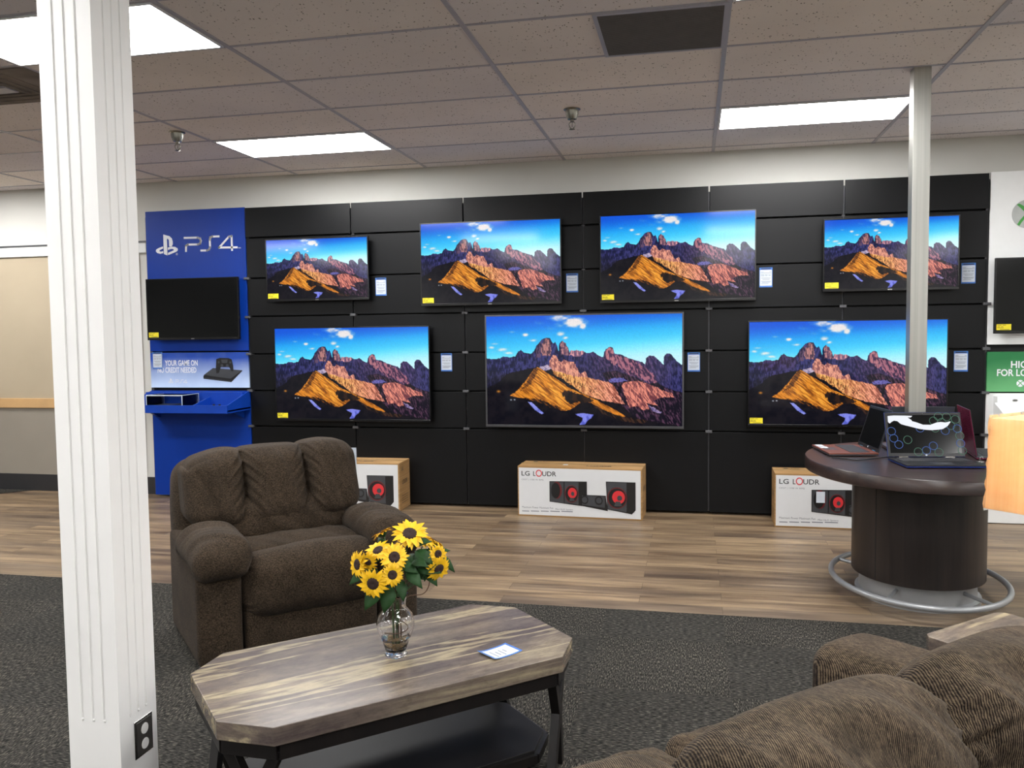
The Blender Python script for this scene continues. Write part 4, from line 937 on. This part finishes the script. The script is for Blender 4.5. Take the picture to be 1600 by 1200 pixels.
def sunflower(pos, nrm, r, label, leaves=(), seed=0, layers=2):
    rnd = random.Random(seed); P = bq(*pos); N = (rt*nrm[0] + vd*nrm[1] + up*nrm[2]).normalized()
    t = thing('sunflower', label, 'sunflower', FC, 0, 'sunflowers in the glass vase')
    U = N.orthogonal().normalized(); V = N.cross(U); m = MB(); r *= 1.12; n = 13; ri = r*.36
    for l in range(layers):
        for i in range(n):
            a = 2*math.pi*(i+.5*l)/n + rnd.uniform(-.08, .08); d = U*math.cos(a)+V*math.sin(a); s = N.cross(d)
            Ln = (r-ri)*rnd.uniform(.84, 1.16)*(1-.06*l); lift = rnd.uniform(-.05, .28)+.18*l; w = r*.30; vs = []
            for u, k in ((0, .5), (.25, .95), (.5, .9), (.76, .5), (1, .03)):
                c = P + d*(ri*.8+Ln*u) + N*(Ln*(lift*u - .35*u*u) + .001 + .0015*l)
                vs += [c-s*w*k/2+N*w*.10*k, c-N*w*.05, c+s*w*k/2+N*w*.10*k]
            m.add(vs, [(3*j+k, 3*j+k+1, 3*j+k+4, 3*j+k+3) for j in range(4) for k in (0, 1)])
    m.build('petals', 'petal', t, smooth=180)
    rot = N.to_track_quat('Z', 'Y')
    def disc3(prof):
        q = MB().lathe(prof, 20); return [tuple(P + rot @ Vector(v)) for v in q.v], q.f
    MB().add(*disc3([(ri*1.04, -.001), (ri*1.02, .003), (ri*.8, .0065), (ri*.45, .0078), (ri*.2, .006), (.0003, .0055)])).build('seed_head', 'seed', t, smooth=180)
    MB().add(*disc3([(.003, -.014), (ri*.7, -.008), (ri*1.25, -.0015)])).build('sepals', 'leaf', t, smooth=180)
    q = rnd.uniform(-.012, .012); q2 = rnd.uniform(-.010, .010)
    nk = Vector((.008, -.018, 0)) + Vector((q, q2, .178)); nk = Vector((0.008+q*.9, -.018+q2*.9, .172)); b = Vector((.008+q*.6, -.018+q2*.6, .040+.01*rnd.random()))
    A = P - N*.010; mid = A*.45+Vector((nk.x, nk.y, nk.z))*.55 - N*.015; mid.z = max(mid.z, .185)
    pts = []
    for i in range(9): u = i/8; pts.append(A*(1-u)**2 + mid*2*u*(1-u) + nk*u*u)
    pts += [nk*(1-u)+b*u for u in (.33, .66, 1)]
    MB().tube(pts, .0022, 7).build('stem', 'stem', t, smooth=180)
    for (x, y, z, dx, dy, dz, L, w) in leaves:
        m = MB(); base = bq(x, y, z); leafmesh(m, base, rt*dx+vd*dy+up*dz, (up*.7-vd*.7).normalized(), L, w); thicken(m.build('leaf', 'leaf', t, smooth=180), .0008)
    return t
# position (right, away, up), facing, radius
sunflower((.054, 0, .398), (.05, -.62, .80), .060, 'largest sunflower at the top of the bouquet', [(.06, .0, .36, .5, -.4, .3, .07, .036), (.05, .0, .33, .2, -.8, -.1, .07, .045), (.07, -.02, .345, .6, -.6, -.2, .075, .045), (.04, -.03, .30, .5, -.7, -.5, .08, .05)], 1)
sunflower((-.035, .03, .398), (-.45, .25, .86), .036, 'small sunflower seen from the side at the upper left of the bouquet', [(-.03, .02, .35, -.2, .3, .4, .05, .03)], 2, 2)
sunflower((-.050, -.02, .352), (-.35, -.45, .82), .044, 'tilted sunflower in the left of the bouquet, partly behind its neighbour', [(-.04, -.01, .32, -.7, -.2, .1, .06, .03)], 3)
sunflower((.002, -.08, .343), (.0, -.93, .36), .046, 'sunflower facing the viewer just below the largest one', [(.02, -.05, .31, .7, -.5, -.1, .065, .04), (.0, -.04, .31, -.3, -.7, -.3, .05, .03)], 4)
sunflower((-.082, -.05, .326), (-.45, -.72, -.30), .034, 'small drooping sunflower between the leftmost bloom and the front ones', [(-.06, -.03, .30, -.5, -.3, -.3, .05, .03)], 5)
sunflower((-.005, -.10, .292), (.03, -.99, .12), .038, 'lower small sunflower facing the viewer in the middle of the bouquet', [(.04, -.06, .29, .55, -.6, -.35, .075, .045), (.02, -.05, .26, .1, -.7, -.5, .07, .04)], 6)
sunflower((-.067, -.09, .264), (-.28, -.93, -.10), .050, 'lowest sunflower at the lower left of the bouquet', [(-.045, -.06, .245, -.55, -.4, -.55, .085, .055), (-.01, -.06, .245, -.25, -.5, -.60, .085, .055)], 7)
sunflower((-.116, -.03, .312), (-.80, -.55, .10), .046, 'leftmost sunflower of the bouquet turned to the side', [(-.09, -.02, .285, -.8, -.3, -.35, .065, .035)], 8)
sunflower((.144, -.03, .334), (.45, -.85, .10), .034, 'small sunflower high on the right of the bouquet', [(.13, .0, .33, .9, -.2, .3, .055, .03), (.10, -.01, .345, -.3, -.7, -.3, .07, .045), (.115, .0, .31, -.2, -.8, -.5, .075, .05)], 9)
sunflower((.145, -.05, .290), (.40, -.80, -.25), .044, 'lowest sunflower on the right side of the bouquet', [(.145, -.01, .32, .75, -.3, -.5, .075, .035), (.08, -.02, .26, .3, -.6, .6, .085, .055), (.07, -.03, .29, .8, -.5, .1, .085, .05), (.10, -.01, .28, .5, -.7, -.4, .07, .045), (.06, -.04, .315, .5, -.8, .2, .07, .04)], 10)
sunflower((.103, .02, .366), (.25, -.25, .93), .042, 'sunflower right of the largest one, seen nearly edge on', [(.08, 0, .34, .6, -.4, -.2, .07, .04), (.08, .0, .31, .3, -.7, .15, .07, .045)], 11)
sunflower((.138, .05, .355), (.55, .20, .80), .040, 'sunflower at the back right of the bouquet', [(.10, .02, .32, .6, .2, .1, .07, .04), (.06, 0, .30, .0, -.8, -.2, .08, .05), (.05, 0, .27, .4, -.7, .1, .07, .05)], 12)
def twig(pts, label):
    P = [FC + bq(*p) for p in pts]; Q = []
    for i in range(len(P)-1):
        p0, p1, p2, p3 = P[max(i-1, 0)], P[i], P[i+1], P[min(i+2, len(P)-1)]
        for k in range(6):
            u = k/6; Q.append(.5*((2*p1)+(p2-p0)*u+(2*p0-5*p1+4*p2-p3)*u*u+(3*p1-p0-3*p2+p3)*u**3))
    Q.append(P[-1]); tag(MB().tube(Q, .0016, 6).build('curly_twig', 'twig', smooth=180), label, 'twig', 'curly twigs in the bouquet')
twig([(.018, -.02, .05), (.022, -.02, .17), (.05, -.02, .195), (.092, -.01, .196), (.112, 0, .215), (.117, 0, .250), (.108, 0, .285)], 'brown curly twig looping out at the right of the vase neck')
twig([(.02, -.02, .06), (.018, -.02, .16), (.03, -.03, .21), (.02, -.06, .235), (.0, -.07, .225), (.012, -.08, .205), (.035, -.07, .24), (.035, -.06, .27)], 'brown curly twig coiled in front of the leaves above the vase neck')
twig([(.012, -.02, .05), (.014, -.02, .11), (.04, -.03, .10), (.035, -.035, .085), (.0, -.04, .078), (-.035, -.03, .080)], 'dark curly twig inside the belly of the glass vase')
twig([(.02, -.02, .08), (.02, -.01, .18), (.04, -.02, .33), (.028, -.05, .375), (.010, -.05, .385), (.004, -.05, .365), (.02, -.05, .355)], 'brown curly twig in front of the largest sunflower')

# ================================================================ sofa
t = thing('sofa', 'brown corduroy sofa seen from behind in the lower right corner', 'sofa', tnpos(-3.885, 4.0), RZ)
MB().soft((0, .01, .17), (.80, .42, .13), .03, .05).build('base', 'sofa', t, smooth=180)
for s in (-1, 1):
    def armf(P, p):
        P = P.copy()
        if p[2] > 0: P.z += .010*(1-(p[0])**2) - .018*max(0, p[1])**3
        return P
    MB().soft((s*.915, .01, .335), (.122, .425, .300), .055, .02, (.006, .006, .004), armf).build('armrest', 'sofa', t, smooth=180)
MB().soft((0, -.380, .34), (.80, .070, .27), .05, .03).build('back_frame', 'sofa', t, smooth=180)
for i in (-1, 0, 1):
    def scf(P, p, i=i):
        P = P.copy(); P.z += .004*wr(P.x*13+P.y*9, i); return P
    MB().soft((i*.53, .10, .400), (.262, .355, .085), .05, .02, (0, .012, .018), scf).build('seat_cushion', 'sofa', t, smooth=180)
    def bcf(P, p, i=i):
        P = P.copy(); r = Vector((P.x, P.y, P.z)); e = abs(p[0])**6
        P.z -= .025*e*max(0, p[2]); P.y -= .10*P.z
        f = max(0, p[2])+max(0, -p[1])*.8
        P += Vector((0, -1, .6)).normalized()*(.0045*wr((P.x*1.0+P.z*.6)*21, i*2+1)*f*(.4+abs(p[0])))
        P += Vector((0, -1, .8)).normalized()*.006*math.sin((P.x*26+P.y*30+P.z*14)+i)*f
        # gathers run in from the seams at both ends
        g_ = max(0, abs(p[0])-.55)/.45; P += Vector((0, -1, .5))*.005*g_*wr(P.z*60+P.y*50, i+2)
        return P
    MB().soft(((-.485, .075, .590)[i+1], -.205, .655), ((.272, .287, .228)[i+1], .130, .195), .100, .010, (.006, .045, .036), bcf).build('back_cushion', 'sofa', t, smooth=180)

# ================================================================ end table and lamp
t = thing('end_table', 'end table with stone look top standing beyond the sofa arm', 'table', tnpos(-2.425, 3.925), RZ)
MB().prism(octo(.205, .305, .02), .525, .575).build('tabletop', 'stone', t, bevel=.003)
m = MB(); O = [(-.17, -.27), (.17, -.27), (.17, .27), (-.17, .27)]
for i in range(4): m.bar((*O[i], .50), (*O[(i+1) % 4], .50), .026, .045)
m.build('apron', 'espresso', t)
MB().box(-.155, .155, -.255, .255, .12, .14).build('shelf', 'shelfwood', t)
for x, y in O: MB().box(x-.018, x+.018, y-.018, y+.018, 0, .52).build('leg', 'espresso', t, bevel=.002)
LX, LY, _ = tnpos(-2.478, 3.986)
t = thing('table_lamp', 'glowing cream square shade table lamp, shade still in plastic, at the right edge', 'lamp', (LX, LY, .5755), RZ)
MB().lathe([(.075, 0), (.078, .006), (.07, .014), (.02, .022), (.014, .05), (.05, .12), (.062, .19), (.045, .27), (.014, .32), (.012, .36)], 36).build('base', 'espresso', t, smooth=60)
MB().lathe([(.006, .36), (.006, .66), (.010, .668), (.004, .68)], 16).build('pole', 'chrome', t)
zb, zt = .425, .680; a, b = .172, .164; th = .002
vs = [(sx*q, sy*q, z) for q, z in ((a, zb), (b, zt)) for sx, sy in ((-1,-1),(1,-1),(1,1),(-1,1))] + [(sx*(q-th), sy*(q-th), z) for q, z in ((a, zb), (b, zt)) for sx, sy in ((-1,-1),(1,-1),(1,1),(-1,1))]
fs = []
for i in range(4): j = (i+1) % 4; fs += [(i, j, 4+j, 4+i), (8+i, 12+i, 12+j, 8+j), (i, 8+i, 8+j, j), (4+i, 4+j, 12+j, 12+i)]
MB().add(vs, fs).build('lamp_shade', 'shade', t)
m = MB(); n = 26; vs = []; fs = []; rnd = random.Random(5)
ring = []
for k in range(4):
    p, q = [((-1,-1),(1,-1),(1,1),(-1,1))[k], ((1,-1),(1,1),(-1,1),(-1,-1))[k]]
    for u in range(n): ring.append((p[0]+(q[0]-p[0])*u/n, p[1]+(q[1]-p[1])*u/n))
rows = 14
for r_ in range(rows+1):
    z = zb-.006+(zt-zb+.014)*r_/rows; q = a+(b-a)*r_/rows
    for (x, y) in ring:
        o = .003+.0022*math.sin(x*13+z*70+y*9)*math.sin(y*17-z*50+x*5)+rnd.uniform(-.001, .001); vs.append((x*(q+o), y*(q+o), z))
R4 = 4*n
for r_ in range(rows):
    for i in range(R4): fs.append((r_*R4+i, r_*R4+(i+1) % R4, (r_+1)*R4+(i+1) % R4, (r_+1)*R4+i))
MB().add(vs, fs).build('plastic_wrap', 'plasticwrap', t, smooth=0)
bulb = emit('bulb_glow', srgb(255, 226, 186), 95.0)
MB().ball((0, 0, .54), .030, 20, 14, (1, 1, 1.2)).build('bulb', bulb, t, smooth=180)
